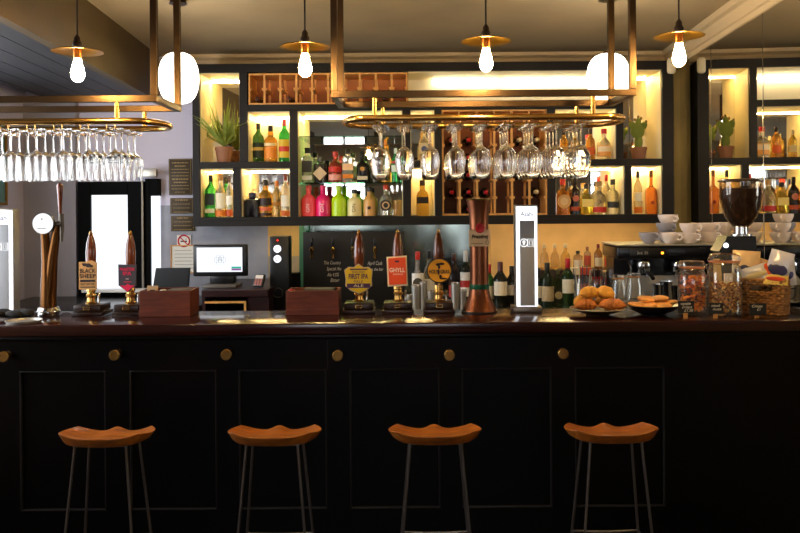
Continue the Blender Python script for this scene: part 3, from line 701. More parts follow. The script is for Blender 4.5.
# bottles on the back counter
GC = 'bottles on the back counter'
Yk = 5.3
KB = [
 ('clear liqueur bottle with red cap and pink base behind the round pump badge', 418, 250, 306, 12.5, Yk, '#efe9dc', '#c0281c', 'round', [(.3, .62, '#f2ede2', 'a'), (.12, .3, '#f08a6a', 'a'), (.36, .54, '#4a4438', 'r')]),
 ('clear bottle with black cap behind the round pump badge', 429.5, 250, 306, 11, Yk + .05, '#dfe4da', '#1a1816', 'wine', [(.2, .5, '#e8e6da', 'a')]),
 ('dark bottle with brown cap right of the round pump badge', 454, 252, 306, 11, Yk, '#1c1210', '#3a1a12', 'wine', [(.2, .42, '#a02a1a', 'a')]),
 ('dark wine bottle with white label and steel cap left of the copper tower', 466, 249, 306, 12.5, Yk, '#0f1a10', '#c8c6c0', 'wine', [(.2, .62, '#e6e0d4', 'a'), (.36, .48, '#a8241c', 'a')]),
 ('green wine bottle with red cap right of the copper tower', 489.5, 264, 307, 10, Yk, '#2c7a1c', '#b81c1c', 'wine', [(.2, .5, '#d9cfae', 'a')]),
 ('dark wine bottle with broad white label between the two towers', 500.5, 261, 307, 14, Yk - .04, '#0f130d', '#4a1a22', 'wine', [(.28, .58, '#e6dcc4', 'a')]),
 ('dark wine bottle with grey label touching the white tower', 512, 266, 307, 12.5, Yk, '#0c0f12', '#1c1c20', 'wine', [(.3, .55, '#b8b0a4', 'a')]),
 ('wine bottle half hidden right of the white tower', 538, 268, 307, 11, Yk - .02, '#101a24', '#1c2230', 'wine', [(.25, .55, '#d9d2bc', 'a')]),
 ('dark green wine bottle with beige label right of the white tower', 547.5, 262, 307, 13, Yk - .04, '#16280e', '#161a12', 'wine', [(.15, .48, '#c4b08a', 'a')]),
 ('short olive bottle with dark oval label', 558, 269, 307, 9, Yk - .02, '#2c3a14', '#5a5a3a', 'wine', [(.15, .5, '#2a2a1c', 'a'), (.22, .42, '#b5a474', 'r')]),
 ('green wine bottle with red cap and white label left of the pastries', 568, 258, 307, 13, Yk - .04, '#1c3a10', '#b81420', 'wine', [(.3, .58, '#e6dcc0', 'a')]),
]
for lb, px, yt, yb, w, Y, col, cap, shp, labs in KB:
    bottle(lb, px, yt, yb, w, Y, ZC, col, cap, shp, False, labs, group=GC, name='wine_bottle', capf=.74 if 'wine' in lb else .86)
# raised step for the back row
tag(obj('bottle_step', box(B(), X(535, 5.6), X(625, 5.6), 5.62, 5.86, ZC + .001, Z(270, 5.62, 580), .004), mat('dark_step_wood', '#1c0e08', .4)), 'dark wooden step raising the back row of bottles', 'step')
zst = Z(270, 5.62, 580) + .0005
BK = [
 ('clear pourer bottle of amber spirit, leftmost on the step', 544.5, 245, 270, 8.5, '#f0c070', '#c8b48c', 'round', []),
 ('clear pourer bottle of amber spirit, second on the step', 554.8, 245, 270, 8.5, '#f0b85a', '#c8b48c', 'round', []),
 ('clear pourer bottle of orange spirit, third on the step', 565.5, 245, 270, 9.5, '#f0a83a', '#c8b48c', 'round', []),
 ('small bottle with black cap and white label on the step', 578, 252, 270, 9, '#caa060', '#14110f', 'jug', [(.1, .5, '#e0d2b4', 'a')]),
 ('tall clear bottle with red label on the step', 587.5, 248, 270, 7, '#d9b07a', '#8a5a3a', 'jug', [(.15, .6, '#b84a2a', 'a')]),
 ('bottle with dark red cap behind the pastries on the step', 598.3, 245.5, 270, 8, '#8a4a1c', '#6a1018', 'wine', [(.1, .45, '#d9c8a0', 'a')]),
 ('bottle with black cap and orange collar behind the pastries', 609, 246, 270, 9.5, '#e07a1c', '#14110f', 'squat', [(.1, .4, '#b82a1c', 'a')]),
]
for lb, px, yt, yb, w, col, cap, shp, labs in BK:
    bottle(lb, px, yt, yb, w, 5.72, zst, col, cap, shp, False, labs, group='bottles on the raised step')
for i, (px, yt, yb, c, lb, w) in enumerate([(575, 268, 306, '#e8d6ac', 'cream carton with dark lettering band in front of the step', 5.5), (586.5, 268, 306, '#c8502a', 'red and cream carton in front of the step', 5.5), (597.5, 270, 306, '#3a2012', 'dark brown bottle shaped carton in front of the step', 5), (609, 271, 306, '#d9c49a', 'beige carton with red stripe near the coffee machine', 5.5)]):
    Y = 5.5; p = P(px, yb, Y); t = thing('bottle_carton', lb, 'carton', (p.x, Y, ZC + .001)); w = w * Y / F; H = Z(yt, Y, px) - ZC
    obj('carton_body', box(B(), -w, w, 0, .06, 0, H, .002), solid(c, .5), t, smooth=False)
    obj('carton_band', box(B(), -w - .0005, w + .0005, -.001, .0, H * .55, H * .8), solid('#2a1a12' if i in (0, 1) else '#a8241c', .5), t, smooth=False)
# steel jiggers and shakers
p0 = None
for i, (px, yt, w, lb) in enumerate([(416, 285, 6, 'short steel cup under the red capped clear bottle'), (423.5, 282, 5, 'steel shaker cup left of the round pump badge'), (431, 291, 5, 'steel cup partly behind the round badge pump'), (455.5, 283, 6, 'tall steel shaker left of the copper tower'), (409.5, 295, 4, 'small steel cup right of the orange badge pump'), (463, 290, 5, 'steel cup beside the tall steel shaker')]):
    Y = 4.95; p = P(px, 307, Y); z0 = .945
    if i == 0:
        tag(obj('front_shelf', box(B(), X(395, 4.9), X(574, 4.9), 4.85, 5.048, 0, .944, .003), STEEL), 'steel work shelf behind the bar under the metal cups', 'shelf')
    t = thing('steel_cup', lb, 'cup', (p.x, Y, z0 + .001), 0, 'steel bar cups'); r = w * .75 * Y / F; H = Z(yt, Y, px) - z0
    obj('cup_body', lathe(B(), [(r * .8, 0), (r, H), (r * .94, H), (r * .75, .004)], 24), STEEL, t); obj('rim', tube(B(), [(r * math.cos(a), r * math.sin(a), H) for a in [2 * PI * q / 24 for q in range(24)]], .0018, 6, True), CHROME, t)
# glass jars with tools behind the pastries
for i, (px, yt, w, lb) in enumerate([(583, 277, 9, 'glass jar of straws behind the pastry plate'), (619, 278, 7, 'clear preserving jar left of the coffee machine taps'), (634, 276, 8, 'clear preserving jar under the coffee machine'), (598, 280, 6.5, 'glass jar of spoons behind the pastries')]):
    Y = 4.52; z0 = ZC - .001; p = P(px, 306, Y)
    if i in (0, 3): z0 = .945; z0 = ZC - .002; Y = 4.93; p = P(px, 306, Y)
    t = thing('glass_jar', lb, 'jar', (p.x, Y, z0 + .001)); r = w * Y / F; H = Z(yt, Y, px) - z0
    obj('jar_body', lathe(B(), [(r * .95, 0), (r, .01), (r, H * .8), (r * .8, H * .9), (r * .82, H), (r * .76, H), (r * .74, H * .9), (r * .94, H * .78), (r * .94, .012)], 24), GLASSC, t)
    if i in (1, 2):
        obj('lid', lathe(B(), [(r * .84, H + .001), (r * .86, H + .012), (r * .7, H + .02)], 24), GLASSC, t)
        obj('seal_ring', tube(B(), [(r * .84 * math.cos(a), r * .84 * math.sin(a), H * .985) for a in [2 * PI * q / 20 for q in range(20)]], .003, 6, True), solid('#b8793a'), t)
        continue
    for k in range(7):
        a = 2 * PI * k / 7; c0 = Vector((r * .5 * math.cos(a), r * .5 * math.sin(a), .012)); c1 = c0 + Vector((.03 * math.cos(a), .03 * math.sin(a), H + .035 + .012 * (k % 3)))
        obj('spoon' if i == 3 else 'straw', tube(B(), [c0, c1], .0032, 6), CHROME if i == 3 else solid(['#c8bfa8', '#2c3a5a'][k % 2]), t)

# ------------------------------------------------------------------ coffee machine
Yc = 4.62
xa, xb = X(617, Yc), X(727, Yc); zt = Z(244, Yc, 670); p0 = Vector(((xa + xb) / 2, Yc, ZC - .001)); W = (xb - xa) / 2; H = zt - p0.z
t = thing('coffee_machine', 'wide black espresso machine with cups on top behind the bar', 'coffee machine', p0)
b = B(); box(b, -W, W, 0, .36, H - .085, H - .012, .012, 3); box(b, -W + .02, W - .02, .16, .34, .02, H - .085); box(b, -W, W, .02, .36, .012, .1, .008)
obj('body', b, mat('machine_black', '#0b0a10', .25), t)
obj('cup_rail', box(B(), -W - .005, W + .005, -.005, .365, H - .011, H, .003), STEEL, t)
obj('drip_tray', box(B(), -W + .03, W - .03, -.02, .158, .101, .112, .003), CHROME, t)
obj('splash_panel', box(B(), -W + .04, W - .04, .1535, .1595, .113, H - .19, .001), STEEL, t)
obj('feet', box(B(), -W + .05, W - .05, .06, .3, 0, .012), BLACK, t)
pz = H - .05
o = obj('control_panel', box(B(), -W + .07, -W + .27, -.006, -.0005, H - .075, H - .025, .002), BLACK, t)
obj('orange_light', box(B(), -W + .245, -W + .258, -.0075, -.0062, pz - .006, pz + .006), emis('orange_led', '#ff9a20', 2), o, smooth=False)
text('3rd. 25', .022, solid('#b8b2a8', .5), o, (-W + .14, -.0066, pz))
for x in (-W * .45, W * .2):
    g = obj('group_head', lathe(B(), [(.035, 0), (.04, .02), (.04, .06), (.03, .075)], 20, c=(x, .08, H - .16)), CHROME, t)
    obj('portafilter_handle', tube(B(), [(x, .045, H - .155), (x, -.06, H - .17), (x, -.1, H - .185)], [.009, .012, .011], 10), BLACK, g)
    obj('spout', tube(B(), [(x - .018, .08, H - .19), (x - .018, .08, H - .165), (x + .018, .08, H - .165), (x + .018, .08, H - .19)], .006, 8), CHROME, g)
for x in (-W * .78, W * .62):
    obj('steam_wand', tube(B(), [(x, .02, H - .1), (x, -.03, H - .13), (x - .01, -.045, H - .26), (x - .015, -.05, H - .3)], .005, 8), CHROME, t)
for x, hh, rr, lb in ((-W * .1, .11, .04, 'steel milk jug under the coffee machine'), (W * .1, .085, .033, 'small steel milk jug under the coffee machine'), (-W * .27, .095, .034, 'steel milk jug left of the taller jug under the coffee machine')):
    j = thing('milk_jug', lb, 'jug', p0 + Vector((x, .02, .1135)))
    obj('jug_body', lathe(B(), [(rr, 0), (rr, .01), (rr * .85, hh * .75), (rr * .95, hh), (rr * .88, hh), (rr * .8, hh * .75), (rr * .92, .012)], 24), CHROME, j)
    obj('handle', tube(B(), [(rr * .85, 0, hh * .8), (rr + .025, 0, hh * .75), (rr + .02, 0, hh * .3), (rr * .95, 0, hh * .2)], .004, 8), CHROME, j)
# cups on top
CUPW = mat('cup_pinkish_white', '#f0e2da', .3); CUPG = mat('cup_grey_blue', '#98969f', .3)
proto = {}
def cup(px, pyb, Y, r, h, m, label, z):
    p = P(px, pyb, Y); t = thing('coffee_cup', label, 'cup', (p.x, Y, z + .0006), random.uniform(-1.15, -.85), 'cups on the coffee machine')
    obj('cup_bowl', lathe(B(), [(r * .45, 0), (r * .5, .004), (r * .8, h * .35), (r * .97, h * .75), (r, h), (r * .94, h), (r * .9, h * .72), (r * .7, h * .36), (r * .3, h * .12)], 26), m, t)
    obj('handle', tube(B(), [(r * .93, 0, h * .82), (r * 1.3, 0, h * .85), (r * 1.42, 0, h * .6), (r * 1.2, 0, h * .35), (r * .82, 0, h * .38)], .005, 8), m, t)
cz = zt
hh = 10.8 * Yc / F
for (px, m, dy, lb) in [(649, CUPG, .08, 'grey cup at the left end of the machine top'), (666, CUPG, .2, 'grey cup second from the left on the machine top'), (670, CUPW, .035, 'white cup in front of the grey cups, bottom layer'), (690, CUPW, .03, 'white cup in the middle of the machine top, bottom layer'), (709, CUPW, .1, 'white cup third along the front, bottom layer'), (724, CUPW, .2, 'white cup at the right end, bottom layer')]:
    cup(px, 247, Yc + .03 + dy, .058, hh, m, lb, cz)
for (px, m, dy, lb) in [(666, CUPG, .2, 'grey cup stacked above the grey cups, upper layer'), (690, CUPW, .03, 'white cup stacked above the middle white cup'), (709, CUPW, .1, 'white cup stacked above the third white cup'), (724, CUPW, .2, 'white cup stacked at the right end, upper layer')]:
    cup(px, 236, Yc + .03 + dy, .058, hh, m, lb, cz + hh * .86)
cup(668, 226, Yc + .23, .058, hh, CUPW, 'topmost white cup standing on the upper grey cup', cz + hh * 1.66)

# ------------------------------------------------------------------ bar
XL, XR = xl(3.5) + .02, xw(3.55) - .012
tag(obj('countertop', box(B(), XL, XR, BF, BB, BT - .05, BT, .006, 3), MAHOG), 'long polished dark red-brown wooden bar top', 'bar top')
bf = thing('panelled_bar', 'black panelled bar front with brass hooks along the frieze', 'bar', (0, BF + .06, 0))
FY = 0.0
z1 = Z(368.5, BF + .06); z2 = Z(508.5, BF + .06); zf = BT - .0505
panels = [(-90, -2), (20, 106), (130, 217), (239, 327), (350, 440), (462, 552), (575, 665)]
YP = BF + .06
pxs = [(X(a, YP, 440), X(c, YP, 440)) for a, c in panels]
b = B()
box(b, XL, XR, 0, .03, z1, zf); box(b, XL, XR, 0, .03, .02, z2)
e = [XL] + [v for q in pxs for v in q] + [XR]
for k in range(0, len(e), 2): box(b, e[k], e[k + 1], 0, .03, z2, z1)
obj('panel_frame', b, BLACKPAINT, bf, smooth=False)
for a, c in pxs:
    obj('panel', box(B(), a - .01, c + .01, .018, .04, z2 - .01, z1 + .01), BLACKPAINT, bf, smooth=False)
    b = B(); q = .0065
    for r in ((a, a + q, z2, z1), (c - q, c, z2, z1), (a + q, c - q, z1 - q, z1), (a + q, c - q, z2, z2 + q)): box(b, r[0], r[1], -.003, .0175, r[2], r[3], .003)
    obj('bead_moulding', b, BEAD, bf, smooth=False)
obj('frieze_lip', box(B(), XL, XR, -.03, -.001, zf - .022, zf - .001, .006), BLACKPAINT, bf)
b = B(); box(b, XL, XR, -.012, -.0005, .02, .14, .004); obj('plinth', b, BLACKPAINT, bf)
xj = X(328, YP, 440); obj('joint_bead', box(B(), xj - .002, xj + .002, -.002, 0, z1, zf - .03), BEAD, bf, smooth=False)
for px, py in ((3, 357), (114, 355.5), (226, 355), (337.5, 356), (449.5, 355.5), (563.5, 354)):
    p = P(px, py, YP - .05); b = B()
    lathe(b, [(.011, 0), (.011, .018), (.016, .03), (.0225, .034), (.0235, .048), (.021, .051), (.014, .051), (.013, .048)], 22)
    bmesh.ops.rotate(b, verts=b.verts, matrix=Matrix.Rotation(PI / 2, 3, 'X'))
    h = obj('bag_hook', b, mat('aged_hook_brass', '#9a7a45', .35, 1), bf, loc=(p.x, -.0005, p.z))
    obj('hook_plate', lathe(B(), [(.02, 0), (.02, .004)], 18), BRASSB, h, rot=(PI / 2, 0, 0))

# ------------------------------------------------------------------ stools
def make_stool():
    t = thing('bar_stool', '', 'bar stool', (0, 0, 0), 0, 'saddle seat bar stools')
    b = B(); nu, nv = 28, 18; top = []; bot = []
    W, D = .176, .114
    def plan(u, v):      # square -> rounded plan, narrower at the front
        x = u * math.sqrt(1 - .36 * v * v); y = v * math.sqrt(1 - .46 * u * u)
        return x * W, y * D
    for i in range(nu + 1):
        ru, rb = [], []
        for j in range(nv + 1):
            u, v = -1 + 2 * i / nu, -1 + 2 * j / nv
            x, y = plan(u, v)
            near, far = .5 - .5 * v, .5 + .5 * v
            h = .041 * abs(u) ** 2.6 * (1 - .35 * far) + near ** 2 * .037 * (1 - .9 * abs(u) ** 2) + far ** 2 * (.019 * math.exp(-(u / .22) ** 2) + .004) + .004 * (u * u + v * v)
            edge = max(abs(u), abs(v)) ** 10
            ru.append(b.verts.new((x, y, .742 + h - .003 * edge)))
            k = (1 - .10 * max(abs(u), abs(v)) ** 2)
            rb.append(b.verts.new((x * k, y * k, .741 + .008 * abs(u) ** 3 + .006 * edge)))
        top.append(ru); bot.append(rb)
    for i in range(nu):
        for j in range(nv):
            b.faces.new((top[i][j], top[i + 1][j], top[i + 1][j + 1], top[i][j + 1])); b.faces.new((bot[i][j], bot[i][j + 1], bot[i + 1][j + 1], bot[i + 1][j]))
    rim = [(i, 0) for i in range(nu)] + [(nu, j) for j in range(nv)] + [(i, nv) for i in range(nu, 0, -1)] + [(0, j) for j in range(nv, 0, -1)]
    for k in range(len(rim)):
        a, c = rim[k], rim[(k + 1) % len(rim)]
        A1, C1, A2, C2 = top[a[0]][a[1]], top[c[0]][c[1]], bot[a[0]][a[1]], bot[c[0]][c[1]]
        mA = A1.co * .5 + A2.co * .5; 
        b.faces.new((A1, A2, C2, C1))
    s = obj('seat', b, SEATW, t, ang=60)
    md = s.modifiers.new('soften', 'BEVEL'); md.width = .015; md.segments = 4; md.limit_method = 'ANGLE'; md.angle_limit = math.radians(50)
    for sx, sy in ((-1, -1), (1, -1), (1, 1), (-1, 1)):
        obj('leg', tube(B(), [(sx * .092, sy * .07, .749), (sx * .119, sy * .096, .44), (sx * .158, sy * .135, .007)], .005, 10), IRON, t)
    k = .137
    pts = []
    for (ax, ay), (bx, by) in zip([(-1, -1), (1, -1), (1, 1), (-1, 1)], [(1, -1), (1, 1), (-1, 1), (-1, -1)]):
        for q in range(8):
            f = q / 8; bow = 1 + .0 * math.sin(PI * f)
            pts.append((.127 * (ax + (bx - ax) * f) * bow, .1035 * (ay + (by - ay) * f) * bow,   .352 - .004 * math.sin(PI * f)))
    obj('foot_ring', tube(B(), pts, .0048, 8, True), IRON, t)
    obj('mounting_plate', box(B(), -.1, .1, -.075, .075, .7395, .7425, .001), IRON, t)
    return t
st = make_stool()
YS = 3.05
for i, (px, rz, lb, sc_k) in enumerate([(107.5, 0, 'leftmost wooden saddle seat bar stool, below the left beer pumps', 1), (275, 0, 'second bar stool from the left, below the tall black speaker', 1), (435, 0, 'third bar stool from the left, below the round badge pump', 1), (611, 0, 'rightmost bar stool, below the pastries', 1)]):
    loc = (X(px, YS, 437), YS, 0)
    if i == 0: st.location = loc; st.rotation_euler = (0, 0, rz); st['label'] = lb
    else: dup(st, loc, lb, rz)

# ------------------------------------------------------------------ hanging brass racks
YA, YZ = 3.42, 3.77
ZR = HC + 113 / (F / YA); ZT_ = HC + 89.5 / (F / YA)
def rack(name, label, x0, x1, posts_f, posts_b, ox0, ox1, rows, left_open=False):
    zr = ZR - (.020 if left_open else .009); zt_ = ZT_ - (.014 if left_open else .010)
    t = thing(name, label, 'hanging rack', ((x0 + x1) / 2, (YA + YZ) / 2, zr)); o = t.location
    def L(x, y, z): return (x - o.x, y - o.y, z - o.z)
    w = .028
    xsx = [x1] if left_open else [x0, x1]
    for x in xsx:
        for y in (YA, YZ): obj('upright', sqbar(B(), L(x, y, zr + w / 2), L(x, y, CEIL), w), BRASSB, t, smooth=False)
        obj('end_rail', sqbar(B(), L(x, YA + w / 2, zr), L(x, YZ - w / 2, zr), w), BRASSB, t, smooth=False)
    for y in (YA, YZ): obj('long_rail', sqbar(B(), L(x0 - w / 2, y, zr), L(x1 + w / 2, y, zr), w), BRASSB, t, smooth=False)
    # oval tube
    r = (YZ - YA) / 2; yc = (YA + YZ) / 2; pts = []
    for k in range(13): a = -PI / 2 + PI * k / 12; pts.append(L(ox1 - r * .55 + r * .55 * math.cos(a), yc + r * math.sin(a), zt_))
    for k in range(13): a = PI / 2 + PI * k / 12; pts.append(L(ox0 + r * .55 + r * .55 * math.cos(a), yc + r * math.sin(a), zt_))
    obj('oval_tube', tube(B(), pts, .014, 14, True), BRASS, t)
    for x in posts_f: obj('hanger_post', lathe(B(), [(.010, zt_ + .012 - o.z), (.010, zr - .015 - o.z)], 14, c=(x - o.x, YA - o.y, 0)), BRASS, t)
    for x in posts_b: obj('hanger_post', lathe(B(), [(.010, zt_ + .012 - o.z), (.010, zr - .015 - o.z)], 14, c=(x - o.x, YZ - o.y, 0)), BRASS, t)
    zw = zt_ - .034
    for x in rows:
        b = B()
        for d in (-.017, .017):
            q = [L(x + d, YA, zt_ - .013), L(x + d, YA + .004, zw + .006), L(x + d, YA + .01, zw), L(x + d, YZ - .01, zw), L(x + d, YZ - .004, zw + .006), L(x + d, YZ, zt_ - .013)]
            tube(b, q, .0022, 6)
        obj('glass_runner', b, BRASS, t)
    return zw
rowsR = [X(px, YA + .06, 150) for px in (380, 404.5, 430.5, 456, 481.5, 507, 532, 556, 580.5)]
zwR = rack('glass_rack', 'right hanging brass glass rack above the middle of the bar', X(334.5, YA, 92), X(632.5, YA, 92), [X(374.5, YA, 105), X(593, YA, 105)], [X(383, YZ, 115), X(576.5, YZ, 115)], X(345, YA + .175, 120), X(620, YA + .175, 120), rowsR)
rowsL = [X(px, YA + .06, 150) for px in (-16, 11, 37.5, 64, 90, 116)]
zwL = rack('glass_rack', 'left hanging brass glass rack running off the picture edge', xl(3.6) + .2, X(154.5, YA, 98), [X(117, YA, 108)], [X(144.5, YZ, 118)], xl(3.6) + .25, X(167, YA + .175, 124), rowsL, True)
def make_glass(kind, label, loc, group):
    t = thing('wine_glass', label, 'wine glass', loc, 0, group)
    # hangs upside down: foot at z 0, rim below
    if kind == 'R': H, pr = .225, [(.030, 0), (.0355, .03), (.0405, .065), (.0395, .09), (.031, .115), (.015, .128), (.006, .134)]
    else: H, pr = .215, [(.032, 0), (.035, .03), (.040, .065), (.0405, .082), (.032, .104), (.015, .116), (.006, .122)]
    b = B(); out = [(r, -H + z) for r, z in pr]; inn = [(max(.003, r - .0012), -H + z + (.0014 if i else 0)) for i, (r, z) in enumerate(pr)]
    lathe(b, inn[::-1] + out, 22, caps=False); obj('bowl', b, STEM, t, ang=80)
    obj('stem', lathe(B(), [(.0062, -H + pr[-1][1]), (.0038, -H + pr[-1][1] + .015), (.0036, -.03), (.006, -.010)], 10), STEM, t)
    obj('foot', lathe(B(), [(.006, -.010), (.018, -.005), (.036, -.002), (.0365, 0), (.0, .0005)], 22, caps=False), STEM, t)
    return t
for kind, rows, gname, gl in (('R', rowsR, 'glasses hanging in the right rack', 'right'), ('L', rowsL, 'glasses hanging in the left rack', 'left')):
    first = None; zg = (zwR if kind == 'R' else zwL) + .0085
    for i, x in enumerate(rows):
        for k in range(4):
            y = YA + .05 + k * .082
            lb = 'stemmed wine glass, %s row from the left of the %s rack, %s' % (ORD[i], gl, ['nearest', 'second back', 'third back', 'furthest back'][k])
            if first is None: first = make_glass(kind, lb, (x, y, zg), gname)
            else: dup(first, (x, y, zg), lb)

# ------------------------------------------------------------------ pendants and globes
YPD = 3.2
def pendant(px, py, label, first=[None]):
    p = P(px, py, YPD)
    if first[0] is not None:
        d = dup(first[0], (p.x, p.y, p.z), label)
        for c in d.children:
            if c.name.startswith('cord'):
                c.data = c.data.copy()
                for v in c.data.vertices:
                    if v.co.z > .2: v.co.z = CEIL - p.z
        return
    t = thing('pendant_lamp', label, 'pendant lamp', p, 0, 'brass disc pendant lamps'); first[0] = t
    obj('shade', lathe(B(), [(.016, .014), (.05, .010), (.096, -.002), (.0975, -.004), (.096, -.0045), (.05, .0075), (.018, .011)], 40), BRASSD, t)
    obj('lamp_holder', lathe(B(), [(.017, .012), (.019, .018), (.019, .03), (.013, .04), (.013, .05), (.006, .062)], 20), mat('bakelite', '#2a1c14', .35), t)
    obj('socket_ring', lathe(B(), [(.015, -.03), (.016, -.028), (.016, .008), (.012, .0105)], 20), mat('copper_socket', '#c0702c', .3, 1), t)
    obj('bulb', lathe(B(), [(.002, -.122), (.010, -.120), (.019, -.113), (.0245, -.100), (.0255, -.088), (.022, -.068), (.0165, -.047), (.0135, -.034), (.013, -.0305)], 24), BULB, t)
    obj('cord', tube(B(), [(0, 0, .06), (0, 0, .16), (0, 0, CEIL - p.z)], .0035, 8), mat('brown_flex', '#1c130d', .6), t)
for px, py, lb in ((77.5, 51, 'leftmost pendant lamp, over the left glass rack'), (305, 46, 'second pendant lamp, over the pigeonholes left of the right rack'), (486, 40.5, 'third pendant lamp, over the middle of the right rack'), (679, 35.5, 'rightmost pendant lamp, beside the mirrored wall')):
    pendant(px, py, 'brass disc ' + lb)
def globe(px, y0, y1, w, Y, label):
    p = P(px, y0, Y); H = (y1 - y0) * Y / F; R = w * Y / F / 2
    t = thing('globe_lamp', label, 'globe lamp', p, 0, 'opal globe lamps')
    prof = []
    for k in range(15):
        a = PI * k / 14; z = -H / 2 + H / 2 * math.cos(a)
        prof.append((max(.004, R * math.sin(a) ** .62), z))
    obj('globe', lathe(B(), prof, 32), GLOBE, t)
    obj('collar', lathe(B(), [(.03, -.006), (.026, .012), (.012, .02)], 20), BRASSB, t)
    obj('rod', tube(B(), [(0, 0, .018), (0, 0, CEIL - p.z - .02)], .004, 8), BRASSB, t)
    obj('ceiling_rose', lathe(B(), [(.05, CEIL - p.z - .022), (.04, CEIL - p.z - .008), (.045, CEIL - p.z - .0005)], 20), BRASSB, t)
globe(178.5, 53, 103.5, 39.5, 4.4, 'white opal globe lamp seen through the left brass rack frame')
globe(608, 54, 101.5, 42.5, 4.4, 'white opal globe lamp at the right end of the right brass rack')

# ------------------------------------------------------------------ wall plaques, notices
def plaque(px, py, w, h, label, lines):
    p = P(px, py, WALL - .02); s = WALL / F
    t = thing('wall_plaque', label, 'plaque', p, 0, 'bronze wall plaques')
    obj('plate', box(B(), -w / 2 * s, w / 2 * s, -.008, 0, -h / 2 * s, h / 2 * s, .003), mat('plaque_bronze', '#3a2c18', .5, .4), t)
    b = B(); e = .004; W_, H_ = w / 2 * s - .006, h / 2 * s - .006
    for r in ((-W_, W_, H_ - e / 2, H_), (-W_, W_, -H_, -H_ + e / 2), (-W_, -W_ + e / 2, -H_, H_), (W_ - e / 2, W_, -H_, H_)): box(b, r[0], r[1], -.0095, -.0082, r[2], r[3])
    for k, (wf, hf) in enumerate(lines):
        zz = H_ * .82 - k * (H_ * 1.7) / max(1, len(lines) - 1) if len(lines) > 1 else 0
        rr = random.Random(k + int(px)); xx = -W_ * wf
        while xx < W_ * wf:
            q = rr.uniform(.008, .022); box(b, xx, min(W_ * wf, xx + q), -.0095, -.0082, zz - hf, zz + hf); xx += q + .005
    obj('engraving', b, mat('plaque_gold', '#8f7443', .5, .3), t, smooth=False)
plaque(180.5, 177, 23, 36, 'large bronze plaque on the lilac wall left of the shelving', [(.75, .004), (.5, .004), (.8, .0022), (.8, .0022), (.8, .0022), (.75, .004), (.6, .004), (.8, .0022), (.8, .0022), (.5, .0022)])
plaque(182, 205.8, 23, 15.5, 'middle bronze plaque below the large one', [(.6, .004), (.8, .002), (.8, .002), (.7, .002)])
plaque(183, 223.5, 23.5, 15, 'lowest bronze plaque above the no smoking sign', [(.5, .004), (.8, .002), (.8, .002), (.8, .002)])
p = P(184, 241, WALL - .02); t = thing('no_smoking_sign', 'white sticker with a red no smoking symbol under the plaques', 'sign', p); s = WALL / F
obj('sticker', box(B(), -7 * s, 7 * s, -.002, 0, -6.5 * s, 6 * s), PAPER, t, smooth=False)
b = B(); r = 5.6 * s; tube(b, [(r * math.cos(a), -.004, r * math.sin(a)) for a in [2 * PI * k / 32 for k in range(32)]], .0055, 8, True); tube(b, [(-r * .7, -.004, r * .7), (r * .7, -.004, -r * .7)], .004, 8)
obj('red_ring', b, mat('sign_red', '#c01828', .5), t)
b = B(); box(b, -r * .6, r * .55, -.0035, -.0021, -.007, .002); box(b, r * .35, r * .42, -.0035, -.0021, .006, .02); obj('cigarette', b, mat('sign_black', '#1c1c1e', .5), t, smooth=False)
p = P(187, 259, WALL - .02); t = thing('framed_notice', 'white paper notice in a thin wooden frame behind the till', 'notice', p)
w, h = 16 * s, 14 * s; b = B()
for r in ((-w, w, h - .008, h), (-w, w, -h, -h + .008), (-w, -w + .008, -h + .008, h - .008), (w - .008, w, -h + .008, h - .008)): box(b, r[0], r[1], -.014, 0, r[2], r[3], .001, 1)
obj('frame', b, PINE, t, smooth=False); o = obj('paper', box(B(), -w + .008, w - .008, -.006, -.002, -h + .008, h - .008), PAPER, t, smooth=False)
b = B()
for k in range(7): box(b, -w * .75, w * (.7 if k % 3 else .3), -.0072, -.0061, h * .6 - k * .026, h * .6 - k * .026 + .003)
obj('print_lines', b, mat('print_grey', '#77736c', .7), o, smooth=False)
# black bracket and picture at the far left
p = P(15, 214, WALL - .07); p.x = X(14.5, WALL - .03, 214); p.y = WALL - .001
t = thing('wall_bracket', 'black metal bracket mounted on the light grey wall at far left', 'bracket', p)
H = 24 * WALL / F
b = B(); prism(b, [(-.02, -H * .1), (.03, 0), (.03, H), (-.005, H * .9), (-.02, H * .5)], -.05, 0, bev=.004); obj('bracket_plate', b, BLACKMAT, t)
b = B(); tube(b, [(.01, -.03, H * .1), (.012, -.05, -H * .4), (.004, -.055, -H * .8), (.016, -.05, -H)], [.016, .014, .02, .014], 10); obj('bracket_arm', b, BLACKMAT, t)
Yp = 5.5; t = thing('wall_picture', 'gold framed teal picture at the left picture edge', 'picture', (xl(Yp) + .004, Yp, Z(162, Yp, 5)), .067)
b = B(); h, w = .29, .16
for r in ((-w, w, h - .02, h), (-w, w, -h, -h + .02), (-w, -w + .02, -h + .02, h - .02), (w - .02, w, -h + .02, h - .02)): box(b, 0, .02, r[0], r[1], r[2], r[3], .002)
obj('frame', b, mat('gold_frame', '#9c6f2c', .35, .8), t, smooth=False); obj('canvas', box(B(), .0, .008, -w + .02, w - .02, -h + .02, h - .02), mat('teal_canvas', '#5f8c8c', .6, var=.3), t, smooth=False)

